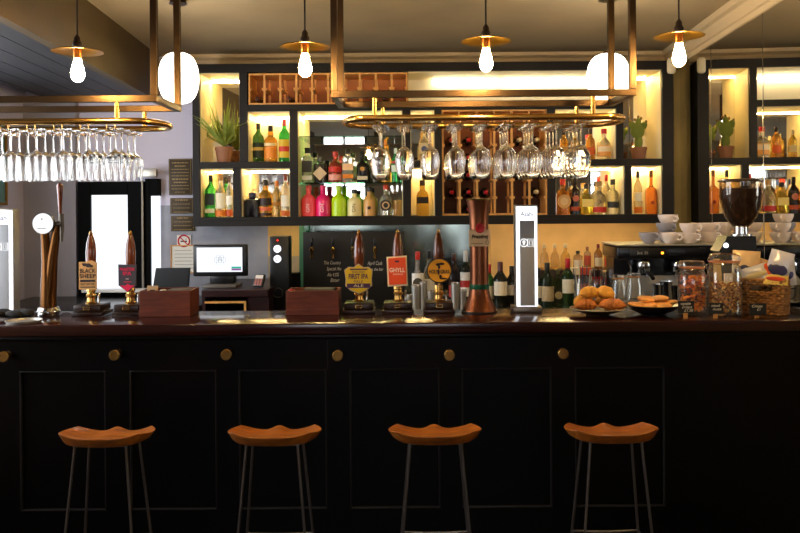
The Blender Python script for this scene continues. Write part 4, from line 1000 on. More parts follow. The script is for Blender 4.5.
# ------------------------------------------------------------------ beer pumps and fonts
def pump(px, label, clip, py_tip=229, py_base=316, basew=44, hx=0, dx=0):
    Y = 3.845; p = P(px, py_base, Y); t = thing('beer_pump', label, 'beer pump', (p.x, Y, BT + .0006)); s = Y / F
    w = basew * s / 2; yc = .075
    b = B(); box(b, -w, w, 0, .15, 0, .016, .002); box(b, -w + .008, w - .008, .006, .144, .016, .05, .006)
    obj('base', b, DARKWOOD, t)
    o = obj('name_plate', box(B(), -.016, .016, .0035, .0058, .026, .042, .0008), BRASS, t, smooth=False)
    obj('plate_face', box(B(), -.0135, .0135, .0028, .0034, .0285, .0395), mat('plate_dark', '#4a3218', .5, .5), o, smooth=False)
    x = hx * s
    prof = [(.026, .0505), (.027, .056), (.02, .06), (.018, .078), (.024, .083), (.025, .092), (.019, .097), (.018, .105), (.022, .11), (.02, .125)]
    obj('brass_collar', lathe(B(), prof, 24, c=(x, yc, 0)), BRASS, t)
    obj('spigot', tube(B(), [(x + .035, yc, .0505), (x + .036, yc, .085), (x + .036, yc + .01, .1)], .0065, 10), CHROME, t)
    ht = Z(py_tip, Y + yc, px) - BT
    hb = .126; L = ht - hb - .018
    obj('handle', lathe(B(), [(.012, hb), (.014, hb + L * .1), (.018, hb + L * .25), (.0235, hb + L * .5), (.0245, hb + L * .66), (.0215, hb + L * .82), (.0135, hb + L * .95), (.009, hb + L)], 24, c=(x, yc, 0)), HANDLE, t)
    obj('finial', lathe(B(), [(.008, hb + L), (.0095, hb + L + .006), (.007, hb + L + .01), (.004, hb + L + .017), (.0015, hb + L + .019)], 16, c=(x, yc, 0)), BRASS, t)
    obj('clip_bracket', tube(B(), [(x, yc - .017, .135), (x, yc - .044, .135)], .006, 8), BRASS, t)
    return t, p, Y + yc - .05, s
def badge_poly(t, p, poly_px, Yb, m, th=.006, name='pump_badge', bev=.001):
    o = t.location
    pts = [(X(a, Yb, b_) - o.x, Z(b_, Yb, a) - o.z) for a, b_ in poly_px]
    return obj(name, prism(B(), pts, Yb - o.y - th / 2, Yb - o.y + th / 2, bev=bev), m, t)
def btext(bd, t, s, px, py, Yb, size_px, wpx, m, th=.006, off=.0012, **k):
    o = t.location; q = Yb / F
    return text(s, size_px * q, m, bd, (X(px, Yb, py) - o.x, Yb - o.y - th / 2 - off, Z(py, Yb, px) - o.z), width=wpx * q, **k)
def bbar(bd, t, x0, x1, y0, y1, Yb, m, th=.006, name='badge_band', off=.0008):
    o = t.location
    return obj(name, box(B(), X(x0, Yb, y0) - o.x, X(x1, Yb, y0) - o.x, Yb - o.y - th / 2 - off - .0006, Yb - o.y - th / 2 - .0002, Z(y1, Yb, x0) - o.z, Z(y0, Yb, x0) - o.z), m, bd, smooth=False)
# black sheep style tan badge
t, p, Yb, s = pump(86.3, 'beer pump with tan rectangular badge, left end of the bar', 0, 231, 316, 31, -1)
bd = badge_poly(t, p, [(79, 262), (86, 262), (88, 260.5), (92, 260.5), (94, 262), (97, 262.5), (96.8, 289.5), (79.2, 289.5)], Yb, mat('tan_badge', '#cf9a5a', .5))
DK = mat('badge_dark_print', '#2a1810', .6)
btext(bd, t, 'BLACK', 88, 271, Yb, 6.2, 15.5, DK, bold=.0004); btext(bd, t, 'SHEEP', 88, 276.2, Yb, 6.2, 16, DK, bold=.0004)
bbar(bd, t, 80.5, 95.5, 279.7, 282, Yb, DK); btext(bd, t, 'BEST BITTER', 88, 284.2, Yb, 3.2, 14, DK); bbar(bd, t, 80.5, 95.5, 286.6, 287.6, Yb, DK)
b = B(); o = t.location
for q in ((85, 264.7, 2.4), (88.5, 265.3, 3), (91.5, 266.2, 2), (83.2, 264, 1.3)): ball(b, (X(q[0], Yb, q[1]) - o.x, Yb - o.y - .0035, Z(q[1], Yb, q[0]) - o.z), q[2] * s, .0012, q[2] * s * .7, 12, 8)
obj('sheep_emblem', b, DK, bd)
# dark shield with pink lettering
t, p, Yb, s = pump(125.5, 'beer pump with dark shield badge and pink lettering', 0, 231, 315.5, 29, 0)
bd = badge_poly(t, p, [(118.3, 264.3), (136.5, 264.8), (136.3, 286), (133, 287.5), (127.8, 292.5), (122, 287.5), (118.6, 285.5)], Yb, mat('slate_badge', '#3a3640', .5))
PK = mat('badge_pink', '#d2174c', .5)
btext(bd, t, 'PRAETER', 127.5, 269.4, Yb, 4.2, 15, PK, bold=.0004); btext(bd, t, 'IPA', 127.5, 273.6, Yb, 5, 8.5, PK, bold=.0004)
bbar(bd, t, 126, 129, 278.6, 279.2, Yb, mat('badge_pale', '#d9c8c8', .5)); bbar(bd, t, 124, 131.5, 281.5, 282.3, Yb, PK)
o = t.location
obj('badge_point', prism(B(), [(X(a, Yb, c) - o.x, Z(c, Yb, a) - o.z) for a, c in ((120, 285), (125.5, 285.5), (128, 283.5), (130.5, 285.5), (135, 285.2), (132.5, 287.2), (127.8, 291.5), (122.5, 287.2))], Yb - o.y - .0045, Yb - o.y - .0032), PK, bd, smooth=False)
# yellow and purple shield
t, p, Yb, s = pump(358.5, 'beer pump with yellow and purple shield badge in front of the chalkboard', 0, 230, 315, 33, 0)
poly = [(345, 270.5), (349, 267.5), (354, 268), (358.5, 264.5), (363, 268), (368, 267.5), (372, 270.5), (371, 279), (371.5, 285), (366, 290), (359, 293), (351, 290), (346, 285.5), (346.5, 279)]
bd = badge_poly(t, p, [(358.5 + (a - 358.5) * 1.06, 279 + (c - 279) * 1.06) for a, c in poly], Yb + .003, mat('badge_silver_edge', '#b8a894', .4, .4))
b2 = badge_poly(t, p, poly, Yb - .001, mat('badge_yellow', '#d9b81c', .5), name='badge_face')
PU = mat('badge_purple', '#4a2a50', .5)
for a in (bbar(b2, t, 347, 370.3, 283.5, 288, Yb - .001, PU), bbar(b2, t, 350, 367.5, 268.6, 270, Yb - .001, PU)): pass
btext(b2, t, 'FIRST IPA', 358.5, 276.6, Yb - .001, 7, 19.5, PU, bold=.0008); btext(b2, t, 'PALE', 358.5, 281.6, Yb - .001, 3.6, 9, PU); btext(b2, t, 'ALE', 358.5, 285.8, Yb - .001, 3.6, 10, mat('badge_cream', '#efe2c0', .5)); btext(b2, t, 'ROYAL CREST', 358.5, 272, Yb - .001, 2.4, 13, PU)
# orange rectangle
t, p, Yb, s = pump(398, 'beer pump with orange rectangular badge', 0, 229.5, 314.5, 32, 0)
bd = badge_poly(t, p, [(386.5, 257), (406.8, 255.5), (408, 285.5), (387.8, 286.5)], Yb + .002, mat('badge_cream', '#efe2c0', .5))
b2 = badge_poly(t, p, [(388, 258.3), (405.6, 257.2), (406.6, 284), (389.2, 285)], Yb - .0025, mat('badge_orange', '#ee5320', .5), name='badge_face')
btext(b2, t, 'GHYLL', 397.2, 270.2, Yb - .0025, 6, 15.5, mat('badge_white', '#fff3e4', .5), bold=.0005); btext(b2, t, 'GOLDEN ALE', 398, 274.2, Yb - .0025, 2.2, 10, mat('badge_white', '#fff3e4', .5))
bbar(b2, t, 395, 399, 260.5, 262.2, Yb - .0025, PU)
# round yellow badge
t, p, Yb, s = pump(439.5, 'beer pump with round yellow badge near the copper tower', 0, 229.5, 313.5, 31, 0)
circ = lambda r, n=36: [(439.3 + r * math.cos(2 * PI * k / n), 270.6 + r * math.sin(2 * PI * k / n)) for k in range(n)]
bd = badge_poly(t, p, circ(12.6), Yb + .002, DK)
b2 = badge_poly(t, p, circ(11.4), Yb - .0025, mat('badge_amber', '#f0a81c', .5), name='badge_face')
btext(b2, t, 'HOLY', 433.5, 271.8, Yb - .0025, 5.2, 9, DK, bold=.0005); btext(b2, t, 'GRAIL', 445.3, 271.8, Yb - .0025, 5.2, 10, DK, bold=.0005)
o = t.location; b = B(); yy = Yb - .0025 - o.y - .0042
for q in ((438, 264.5, 2.2, 1.5), (441.5, 263.8, 3, 1.2), (439, 267, 1.2, 2), (438.6, 272, 1.1, 3), (440.5, 276.5, 1.4, 2), (443.5, 278.5, 4, .8)): ball(b, (X(q[0], Yb, q[1]) - o.x, yy, Z(q[1], Yb, q[0]) - o.z), q[2] * s, .001, q[3] * s, 12, 8)
obj('figure_emblem', b, DK, b2)

# copper tower font
Yt = 3.9; p = P(479.5, 310.5, Yt); s = Yt / F
t = thing('copper_beer_font', 'tall copper beer tower with cream plaque and red seal', 'beer tower', (p.x, Yt, BT + .0006)); H = Z(199, Yt, 479) - BT
r = lambda px: px * s / 2
prof = [(r(34.5), 0), (r(34.5), .006), (r(33), .014), (r(29), .035), (r(22), .075), (r(19.5), .11), (r(18.7), .16), (r(18.5), H * .6), (r(18.5), H * .8), (r(20), H * .88), (r(23.5), H * .96), (r(24.5), H * .985)]
obj('column', lathe(B(), prof, 40), COPPER, t)
obj('base_ring', lathe(B(), [(r(35.5), 0), (r(35.5), .005), (r(34), .007)], 40), mat('dark_base', '#14100c', .5), t)
obj('top_cap', lathe(B(), [(r(24.5), H * .985), (r(25), H * .99), (r(24), H), (r(8), H + .003)], 40), mat('bronze_cap', '#7d6a3a', .35, 1), t)
zz = Z(286.5, Yt, 479) - BT; obj('green_band', lathe(B(), [(r(19.7), zz - .011), (r(20), zz - .01), (r(19.6), zz + .012), (r(19.2), zz + .013)], 40), mat('green_enamel', '#0d5a3a', .4), t)
zq0, zq1 = Z(246, Yt, 479) - BT, Z(229.5, Yt, 479) - BT; wq = 10.8 * s
pl = obj('plaque', prism(B(), [(-wq, zq0), (wq, zq0), (wq, zq1), (-wq, zq1)], -r(20) - .006, -r(20) + .006, bev=.002), mat('plaque_cream', '#d9bd94', .5), t)
text('Prazdroj', .026, mat('brand_dark', '#2a1a14', .6), pl, (0, -r(20) - .0066, zq0 * .42 + zq1 * .58), width=16 * s, shear=.1, bold=.0006)
b = B(); box(b, -wq * .8, wq * .3, -r(20) - .0072, -r(20) - .0062, zq0 + .012, zq0 + .015); obj('small_print', b, mat('brand_brown', '#8a6a4a', .6), pl, smooth=False)
b = B(); tube(b, [(wq * .66 + .008 * math.cos(a), -r(20) - .0066, zq0 + .018 + .008 * math.sin(a)) for a in [2 * PI * k / 20 for k in range(20)]], .001, 6, True); obj('stamp_ring', b, mat('brand_dark', '#2a1a14', .6), pl)
b = B(); lathe(b, [(4.6 * s, 0), (4.9 * s, .003), (4.2 * s, .005), (3.2 * s, .004)], 24); bmesh.ops.rotate(b, verts=b.verts, matrix=Matrix.Rotation(PI / 2, 3, 'X')); obj('red_seal', b, mat('seal_red', '#b0141c', .45), pl, loc=(0, -r(20) - .0065, Z(228, Yt, 479) - BT))

# illuminated white towers
def lit_tower(px, py, label):
    Yt = 3.9; p = P(px, py, Yt); s = Yt / F
    t = thing('lit_beer_font', label, 'beer tower', (p.x, Yt, BT + .0006), 0, 'white lit beer towers'); H = 105 * s
    w = 10.4 * s
    obj('foot', box(B(), -w * 1.4, w * 1.4, -.045, .06, 0, .026, .004), mat('pewter_foot', '#8a8078', .4, .8), t)
    o = obj('light_body', box(B(), -w, w, -.03, .04, .026, H - .001, .004), TOWERL, t)
    obj('top_edge', box(B(), -w - .002, w + .002, -.028, .042, H - .001, H + .006, .002), STEEL, t)
    for sx in (-1, 1): obj('side_trim', box(B(), sx * w - (.003 if sx < 0 else 0), sx * w + (.003 if sx > 0 else 0), -.022, .041, .026, H - .001), STEEL, t, smooth=False)
    fp = obj('front_plate', box(B(), -w * .68, w * .72, -.0335, -.0305, .03, H * .865, .001), mat('tower_grey', '#a3a5aa', .6), t)
    text('Asahi', .028, mat('tower_text', '#33343a', .5), o, (0, -.0308, H * .925), width=12.5 * s, bold=.0004)
    zi = H * .655; WL = emis('icon_white', '#ffffff', .35)
    b = B(); tube(b, [(-w * .3 + .018 * math.cos(a), -.0345, zi + .018 * math.sin(a)) for a in [2 * PI * k / 24 for k in range(24)]], .0022, 6, True)
    ball(b, (-w * .3, -.0345, zi + .004), .008, .0012, .008, 10, 6); ball(b, (-w * .3, -.0345, zi - .007), .004, .0012, .005, 10, 6)
    obj('globe_icon', b, WL, fp)
    b = B(); x0 = w * .36; tube(b, [(x0 - .015, -.0345, zi - .017), (x0 + .015, -.0345, zi - .017), (x0 + .015, -.0345, zi + .017), (x0 - .015, -.0345, zi + .017)], .0022, 6, True)
    tube(b, [(x0 - .007, -.0345, zi - .009), (x0 + .007, -.0345, zi - .009), (x0 + .007, -.0345, zi + .009), (x0 - .007, -.0345, zi + .009)], .0016, 6, True)
    obj('square_icon', b, WL, fp)
lit_tower(526.5, 311.5, 'white lit beer tower with grey face right of the copper tower')
lit_tower(5, 317, 'white lit beer tower cut by the left picture edge')

# Y-shaped bronze font with round white lens and tap
Yt = 3.87; p = P(48.5, 315.5, Yt); s = Yt / F
t = thing('lens_beer_font', 'bronze forked beer tower with round white badge and wooden tap handle', 'beer tower', (p.x, Yt, BT + .0006))
fx = lambda px: X(px, Yt, 260) - p.x
fz = lambda py: Z(py, Yt, 48) - BT
obj('base_ring', lathe(B(), [(11 * s, 0), (11.3 * s, .004), (11.3 * s, .022), (10.3 * s, .026), (9.6 * s, .04), (9 * s, .042)], 36), CHROME, t)
b = B(); r0 = 8.2 * s
tube(b, [(0, 0, .042), (0, 0, fz(290)), (fx(47), 0, fz(262)), (fx(45.5), 0, fz(240)), (fx(44.5), 0, fz(228))], [r0, r0 * .92, r0 * .62, r0 * .52, r0 * .5], 20)
tube(b, [(0, .0, .06), (fx(50), 0, fz(285)), (fx(52.5), 0, fz(258)), (fx(56), 0, fz(236)), (fx(58), 0, fz(226))], [r0 * .9, r0 * .8, r0 * .62, r0 * .5, r0 * .46], 20)
obj('forked_column', b, mat('font_bronze', '#54351a', .34, 1), t)
b = B(); lathe(b, [(9.5 * s, 0), (10.3 * s, .006), (10.3 * s, .03), (9, .03)][:3], 36); bmesh.ops.rotate(b, verts=b.verts, matrix=Matrix.Rotation(PI / 2, 3, 'X')); ln = obj('lens_housing', b, BLACK, t, loc=(fx(45.5), .005, fz(223.5)))
b = B(); lathe(b, [(10.2 * s, 0), (9.9 * s, .004), (6 * s, .009), (.001, .011)], 36); bmesh.ops.rotate(b, verts=b.verts, matrix=Matrix.Rotation(PI / 2, 3, 'X')); lf = obj('lens', b, emis('lens_white', '#f2f2f4', .36), ln, loc=(0, -.0305, 0))
bb = B(); box(bb, -.02, .02, -.0125, -.011, -.024, -.021); box(bb, -.004, .004, -.0125, -.011, .018, .024); obj('lens_print', bb, mat('print_grey', '#77736c', .7), lf, smooth=False)
b = B(); tube(b, [(fx(52), .0, fz(226)), (fx(63), 0, fz(224))], .016, 14); tube(b, [(fx(61.5), 0, fz(214)), (fx(62), 0, fz(228)), (fx(62), -.005, fz(242))], [.012, .011, .007], 12); obj('tap_body', b, mat('tap_grey', '#5a5248', .3, 1), t)
obj('tap_handle', lathe(B(), [(.007, fz(214)), (.009, fz(205)), (.0125, fz(192)), (.0155, fz(187)), (.012, fz(184)), (.004, fz(183))], 18, c=(fx(60.5), 0, 0)), mat('tap_handle_wood', '#7a3414', .25, coat=.5), t)
# black drip cloth at far left
t = obj('bar_cloth', B(), BLACKMAT) if False else None
b = B(); rnd = random.Random(3)
for k in range(7): ball(b, (rnd.uniform(-.07, .07), rnd.uniform(-.03, .04), .02 + rnd.uniform(0, .012)), rnd.uniform(.03, .05), rnd.uniform(.025, .04), .018, 14, 8, lump=.35, ls=25)
o = obj('bar_towel', b, mat('black_cloth', '#0c0b0c', .85), None); p = P(12, 320, 3.74); o.location = (p.x, 3.74, BT + .001); tag(o, 'crumpled black bar towel in front of the left lit tower', 'towel')
o = obj('steel_tray', lathe(B(), [(.07, 0), (.078, .012), (.074, .012), (.067, .003)], 30), STEEL, None); p = P(26, 321, 3.66); o.location = (p.x, 3.64, BT + .0006); tag(o, 'shallow steel dish beside the crumpled black towel', 'dish')

# wooden boxes on the bar
def crate(pxa, pxb, pyt, label, Y, extra):
    xa, xb = X(pxa, Y, 304), X(pxb, Y, 304); t = thing('wooden_box', label, 'box', ((xa + xb) / 2, Y, BT + .0006)); w = (xb - xa) / 2; H = Z(pyt, Y, (pxa + pxb) / 2) - BT
    b = B(); k = .012; D = .17
    box(b, -w, w, 0, k, 0, H, .0015); box(b, -w, w, D - k, D, 0, H, .0015); box(b, -w, -w + k, k, D - k, 0, H, .0015); box(b, w - k, w, k, D - k, 0, H, .0015); box(b, -w + k, w - k, k, D - k, 0, .01)
    obj('box_sides', b, REDWOOD, t, smooth=False)
    obj('base_trim', box(B(), -w - .002, w + .002, -.004, -.0003, 0, .028, .001), REDWOOD, t, smooth=False)
    return t, w, H, (xa + xb) / 2
t, w, H, xc = crate(139.5, 190, 291, 'red brown wooden box on the bar left of the till', 3.8, 0)
zb_ = BT + .011
q = thing('menu_pile', 'dark flat menus lying in the left wooden box', 'menu', (xc + .05, 3.89, zb_)); obj('menu_cover', box(B(), -.06, .05, -.06, .06, 0, H - .016, .002), BLACKMAT, q, smooth=False); obj('menu_pages', box(B(), -.055, .045, -.0605, .055, H - .0155, H - .012), mat('menu_grey', '#3a3632', .7), q, smooth=False)
q = thing('table_card', 'small beige wooden card block standing in the left box', 'card', (X(152, 3.83, 290), 3.835, zb_)); hq = Z(286, 3.83, 152) - zb_; obj('card_block', box(B(), -.024, .024, 0, .012, 0, hq, .001), mat('beige_card', '#c9a57a', .6), q, smooth=False); bb = B(); box(bb, -.011, .011, -.0015, -.0003, hq - .03, hq - .018); box(bb, -.011, -.007, -.0015, -.0003, hq - .036, hq - .03); box(bb, .004, .008, -.0015, -.0003, hq - .036, hq - .03); obj('printed_mark', bb, mat('sign_black', '#1c1c1e', .5), q, smooth=False)
q = thing('sauce_pot', 'tiny red and cream sauce pot in the left wooden box', 'pot', (X(162.5, 3.83, 292), 3.84, zb_)); hq = Z(289.5, 3.84, 162) - zb_; obj('pot_body', lathe(B(), [(.012, 0), (.014, hq - .01), (.014, hq - .01)], 16), mat('pot_red', '#a01c1c', .5), q); obj('pot_lid', lathe(B(), [(.015, hq - .0095), (.015, hq - .002), (.01, hq)], 16), mat('pot_cream', '#d9cfb8', .5), q)
t, w, H, xc = crate(286, 338.5, 291, 'red brown wooden box on the bar in front of the chalkboard', 3.82, 0)
q = thing('menu_pile', 'dark flat menus lying in the box before the chalkboard', 'menu', (xc + .03, 3.91, zb_)); obj('menu_cover', box(B(), -.08, .07, -.06, .06, 0, H - .012, .002), BLACKMAT, q, smooth=False); obj('menu_pages', box(B(), -.075, .065, -.0605, .055, H - .0115, H - .007), mat('menu_grey', '#3a3632', .7), q, smooth=False)
q = thing('sauce_pot', 'tiny red sauce pot in the box before the chalkboard', 'pot', (X(291.5, 3.85, 292), 3.855, zb_)); hq = Z(289.5, 3.85, 292) - zb_; obj('pot_body', lathe(B(), [(.012, 0), (.014, hq - .01)], 16), mat('pot_red', '#a01c1c', .5), q); obj('pot_lid', lathe(B(), [(.015, hq - .0095), (.015, hq - .002), (.01, hq)], 16), mat('pot_red', '#a01c1c', .5), q)

# ------------------------------------------------------------------ pastries
def croissant(name, label, loc, L, R, rz, tint, group, tilt=0, bend=.6):
    b = B(); pts = []; rad = []; n = 30
    for k in range(n + 1):
        u = -1 + 2 * k / n; a = u * bend
        pts.append((L * math.sin(a) / max(.01, math.sin(bend)), L * .8 * (math.cos(a) - 1), R * (.95 - .25 * u * u)))
        seg = abs(math.sin(u * PI * 3.5))
        rad.append(R * max(.12, (1 - abs(u) ** 2.6)) * (.88 + .14 * seg))
    tube(b, pts, rad, 16)
    for v in b.verts: v.co += Vector((0, 0, 1)) * R * .12 * noise.noise(v.co * 40)
    zmin = min(v.co.z for v in b.verts)
    for v in b.verts: v.co.z -= zmin
    o = obj(name, b, tint, None); o.location = loc; o.rotation_euler = (tilt, 0, rz)
    return tag(o, label, 'pastry', group)
PA = mat('pastry_gold', '#efa53a', .45, var=.3, vscale=18, bump=.3, bscale=60); PB = mat('pastry_brown', '#bf6f2c', .5, var=.45, vscale=25, bump=.4, bscale=80)
Yp = 3.74; p = P(597.5, 313, Yp); zpl = BT + .0006
t = thing('pastry_plate', 'shallow dark plate piled with golden pastries', 'plate', (p.x, Yp, zpl)); r = 27 * Yp / F
obj('plate_dish', lathe(B(), [(r * .4, 0), (r * .45, .008), (r * .7, .016), (r, .032), (r * .985, .034), (r * .68, .02), (r * .3, .014)], 40), mat('plate_dark', '#3a2418', .3), t); obj('plate_rim', tube(B(), [(r * math.cos(a), r * math.sin(a), .033) for a in [2 * PI * k / 40 for k in range(40)]], .0022, 6, True), mat('rim_grey', '#8a7a6a', .4), t)
G = 'pastries on the plate'
z0 = zpl + .026
croissant('croissant', 'sugared brown pastry at the front left of the plate', (p.x - .062, Yp - .032, z0), .056, .025, .1, PB, G)
croissant('croissant', 'long brown pastry at the front right of the plate', (p.x + .058, Yp - .038, z0), .064, .027, -.1, PB, G)
croissant('croissant', 'golden pastry at the back left of the plate', (p.x - .05, Yp + .058, z0), .055, .031, .3, PA, G)
croissant('croissant', 'golden pastry at the back right of the plate', (p.x + .052, Yp + .058, z0), .054, .030, -.3, PA, G)
croissant('croissant', 'topmost golden pastry, left of the two on top', (p.x - .032, Yp + .012, z0 + .048), .055, .028, .25, PA, G)
o = obj('iced_bun', ball(B(), (0, 0, .026), .046, .038, .03, 24, 14, lump=.3, ls=28), PA); o.location = (p.x + .042, Yp + .016, z0 + .05); tag(o, 'round golden bun on top at the right of the pile', 'pastry', G)
# cookie bowl
p = P(652, 311, Yp); t = thing('cookie_bowl', 'wide dark bowl of cookies between the pastries and the jars', 'bowl', (p.x, Yp, zpl)); r = 28 * Yp / F
obj('bowl_dish', lathe(B(), [(r * .35, 0), (r * .4, .006), (r * .75, .022), (r, .048), (r * .985, .05), (r * .7, .027), (r * .3, .014)], 40), mat('bowl_dark', '#17151a', .3), t)
obj('bowl_foot', lathe(B(), [(r * .36, -.0004), (r * .36, .003)], 30), mat('bowl_dark', '#17151a', .3), t)
CK = mat('cookie', '#dc9a4c', .6, var=.4, vscale=20, bump=.4, bscale=70)
for i, (dx, dy, dz, tl, lb) in enumerate([(-.075, -.03, .030, .15, 'cookie at the left front of the bowl'), (-.03, -.05, .030, -.3, 'cookie leaning at the front of the bowl'), (.035, -.045, .031, -.2, 'cookie at the front right of the bowl'), (.075, .0, .036, .2, 'cookie at the right side of the bowl'), (-.03, .03, .030, 0, 'cookie at the back left of the bowl'), (.03, .04, .03, 0, 'cookie at the back right of the bowl'), (-.025, -.012, .056, .1, 'left cookie on top of the pile'), (.035, -.005, .058, -.1, 'right cookie on top of the pile')]):
    b = B(); ball(b, (0, 0, .012),   .042, .039, .014, 20, 10, lump=.25, ls=35); o = obj('cookie', b, CK); o.location = (p.x + dx, Yp + dy, zpl + dz + .005); o.rotation_euler = (tl * .6, tl, i); tag(o, lb, 'cookie', 'cookies in the bowl')
# clear lid/cake stand disc behind
# ------------------------------------------------------------------ jars
def kilner(px, pyt, w, label, Y, kind):
    p = P(px, 316, Y); s = Y / F; t = thing('kilner_jar', label, 'jar', (p.x, Y, BT + .0006)); R = w * s / 2; H = Z(pyt, Y, px) - BT
    hb = H * .84
    obj('jar_glass', lathe(B(), [(R * .92, 0), (R, .012), (R, hb * .82), (R * .93, hb * .92), (R * .8, hb), (R * .83, hb + .006), (R * .78, hb + .006), (R * .76, hb), (R * .9, hb * .91), (R * .965, hb * .82), (R * .965, .014), (R * .9, .006)], 40), GLASSC, t)
    obj('jar_lid', lathe(B(), [(R * .84, hb + .011), (R * .88, hb + .014), (R * .88, H - .008), (R * .8, H - .001), (.01, H)], 40), GLASSC, t)
    obj('rubber_ring', lathe(B(), [(R * .86, hb + .0065), (R * .9, hb + .007), (R * .9, hb + .0105), (R * .86, hb + .011)], 40), mat('rubber_orange', '#c0703a', .6), t)
    b = B(); tube(b, [(R * .86 * math.cos(a), R * .86 * math.sin(a), hb + .001) for a in [2 * PI * k / 36 for k in range(36)]], .0015, 6, True); tube(b, [(-R * .88, 0, hb), (-R * 1.1, -.004, hb - .004), (-R * 1.08, -.004, hb - .03), (-R * .98, -.004, hb - .034)], .0018, 6); tube(b, [(R * .88, 0, hb), (R * 1.0, 0, hb + .02), (R * .7, 0, H + .001), (0, 0, H + .003), (-R * .7, 0, H + .001), (-R * 1.02, 0, hb + .018), (-R * .9, 0, hb)], .0016, 6)
    obj('wire_clip', b, CHROME, t)
    rnd = random.Random(px); top = hb * (.86 if kind == 'crisps' else .62)
    if kind == 'crisps':
        for col, seed in (('#e0801c', 1), ('#4a1c2a', 2), ('#c04a14', 3)):
            b = B(); rn = random.Random(seed)
            for k in range(150 if seed == 1 else 60):
                a = rn.uniform(0, 2 * PI); q = R * (.5 + .28 * rn.random()); z = rn.uniform(.025, top)
                ball(b, (q * math.cos(a), q * math.sin(a), z), .016, .014, .003, 8, 5, rot=Matrix.Rotation(rn.uniform(0, 6), 3, 'Z') @ Matrix.Rotation(rn.uniform(-1.4, 1.4), 3, 'X'), lump=.3, ls=60)
            obj('crisps', b, mat('crisp_' + col.strip('#'), col, .55, var=.25, vscale=40), t, kind='stuff')
    else:
        for col, seed in (('#c98a3a', 1), ('#8a4a1c', 2), ('#e0b46a', 3)):
            b = B(); rn = random.Random(seed)
            for k in range(210):
                a = rn.uniform(0, 2 * PI); q = R * rn.uniform(.7, .88); z = rn.uniform(.016, top)
                ball(b, (q * math.cos(a), q * math.sin(a), z), .0062, .0045, .0042, 7, 5, rot=Matrix.Rotation(rn.uniform(0, 6), 3, 'Z') @ Matrix.Rotation(rn.uniform(-1, 1), 3, 'Y'))
            for k in range(40):
                a = rn.uniform(0, 2 * PI); q = R * rn.uniform(0, .7)
                ball(b, (q * math.cos(a), q * math.sin(a), top + rn.uniform(-.006, .004)), .0062, .0045, .0042, 7, 5)
            obj('nuts', b, mat('nut_' + col.strip('#'), col, .5), t, kind='stuff')
        obj('scoop', box(B(), -.01, .03, -.02, -.012, top - .01, top + .045, .003), mat('scoop_cream', '#d9c8a4', .5), t)
    return t
kilner(692.3, 261, 28, 'clip top glass jar of orange and purple vegetable crisps', 3.76, 'crisps')
kilner(724.8, 254, 33, 'taller clip top glass jar of mixed nuts', 3.74, 'nuts')
# chalk labels
for px, py, w, hh, lines, lb in ((686, 307, 16, 12, [('vegetable', 0), ('crisps', 1), ('£1.50', 2)], 'small chalk label in front of the crisp jar'), (716, 308.5, 14, 11, [('mixed', 0), ('nuts', 1)], 'small chalk label in front of the nut jar'), (757.5, 310, 17, 13, [('Crisps', 0), ('£1', 1)], 'small chalk label in front of the wicker basket')):
    Y = 3.61; p = P(px, py, Y); s = Y / F; t = thing('chalk_label', lb, 'label', (p.x, Y, BT + .0006), 0, 'chalk price labels')
    z0 = max(.012, p.z - hh / 2 * s - BT); z1 = p.z + hh / 2 * s - BT
    o = obj('slate', box(B(), -w / 2 * s, w / 2 * s, -.004, 0, z0, z1, .0008), mat('chalkboard_black', '#14110f', .6), t, smooth=False)
    obj('peg', box(B(), -.008, .008, .0005, .014, 0, .032, .001), PINE, t, smooth=False)
    for w_, k in lines: text(w_, .017, CH, o, ((k - .5) * .006, -.0048, z1 - .012 - k * .015), shear=.25, width=w * .62 * s if k < 2 and w_[0] != '£' else None)

# ------------------------------------------------------------------ grinder
Yg = 3.925; p = P(741.5, 312, Yg); s = Yg / F; t = thing('coffee_grinder', 'black coffee grinder with a bean filled clear hopper', 'grinder', (p.x, Yg, BT + .0006))
gz = lambda py: Z(py, Yg, 741) - BT
zb1 = gz(236)
b = B(); prism(b, [(-.125, zb1 - .07), (-.085, zb1), (.05, zb1), (.055, zb1 - .1), (.05, 0), (-.06, 0), (-.065, zb1 - .11)], -.06, .07, bev=.008); obj('body', b, BLACK, t)
b = B(); lathe(b, [(.011, 0), (.009, .004)], 16); bmesh.ops.rotate(b, verts=b.verts, matrix=Matrix.Rotation(PI / 2, 3, 'X')); obj('work_light', b, emis('grinder_light', '#dfe6ff', 3), t, loc=(-.095, -.0605, zb1 - .042))
obj('collar', lathe(B(), [(.05, zb1 + .0005), (.05, zb1 + .008), (.033, zb1 + .01), (.031, gz(226)), (.035, gz(225))], 30), CHROME, t)
hp = [(7.5, 227), (11.5, 223), (15.5, 216), (18.6, 207), (20.4, 196), (20.6, 182)]
obj('hopper', lathe(B(), [(a * s, gz(c)) for a, c in hp] + [(a * s - .0025, gz(c) + .001) for a, c in hp[::-1]], 40), glass('smoky_hopper', '#efe6d8', 1, .0, .5), t)
obj('coffee_beans', lathe(B(), [(6.6 * s, gz(226)), (10.7 * s, gz(222.3)), (14.8 * s, gz(215.3)), (17.9 * s, gz(206.5)), (19.7 * s, gz(196)), (19.9 * s, gz(189)), (8 * s, gz(188)), (1 * s, gz(187.5))], 36), mat('roast_beans', '#2a130b', .4, bump=1, bscale=140, var=.4, vscale=120), t, kind='stuff')
obj('hopper_lid', lathe(B(), [(21.5 * s, gz(182)), (22 * s, gz(181)), (21 * s, gz(179.5)), (6 * s, gz(178.8))], 40), mat('smoke_lid', '#3a3028', .25), t)

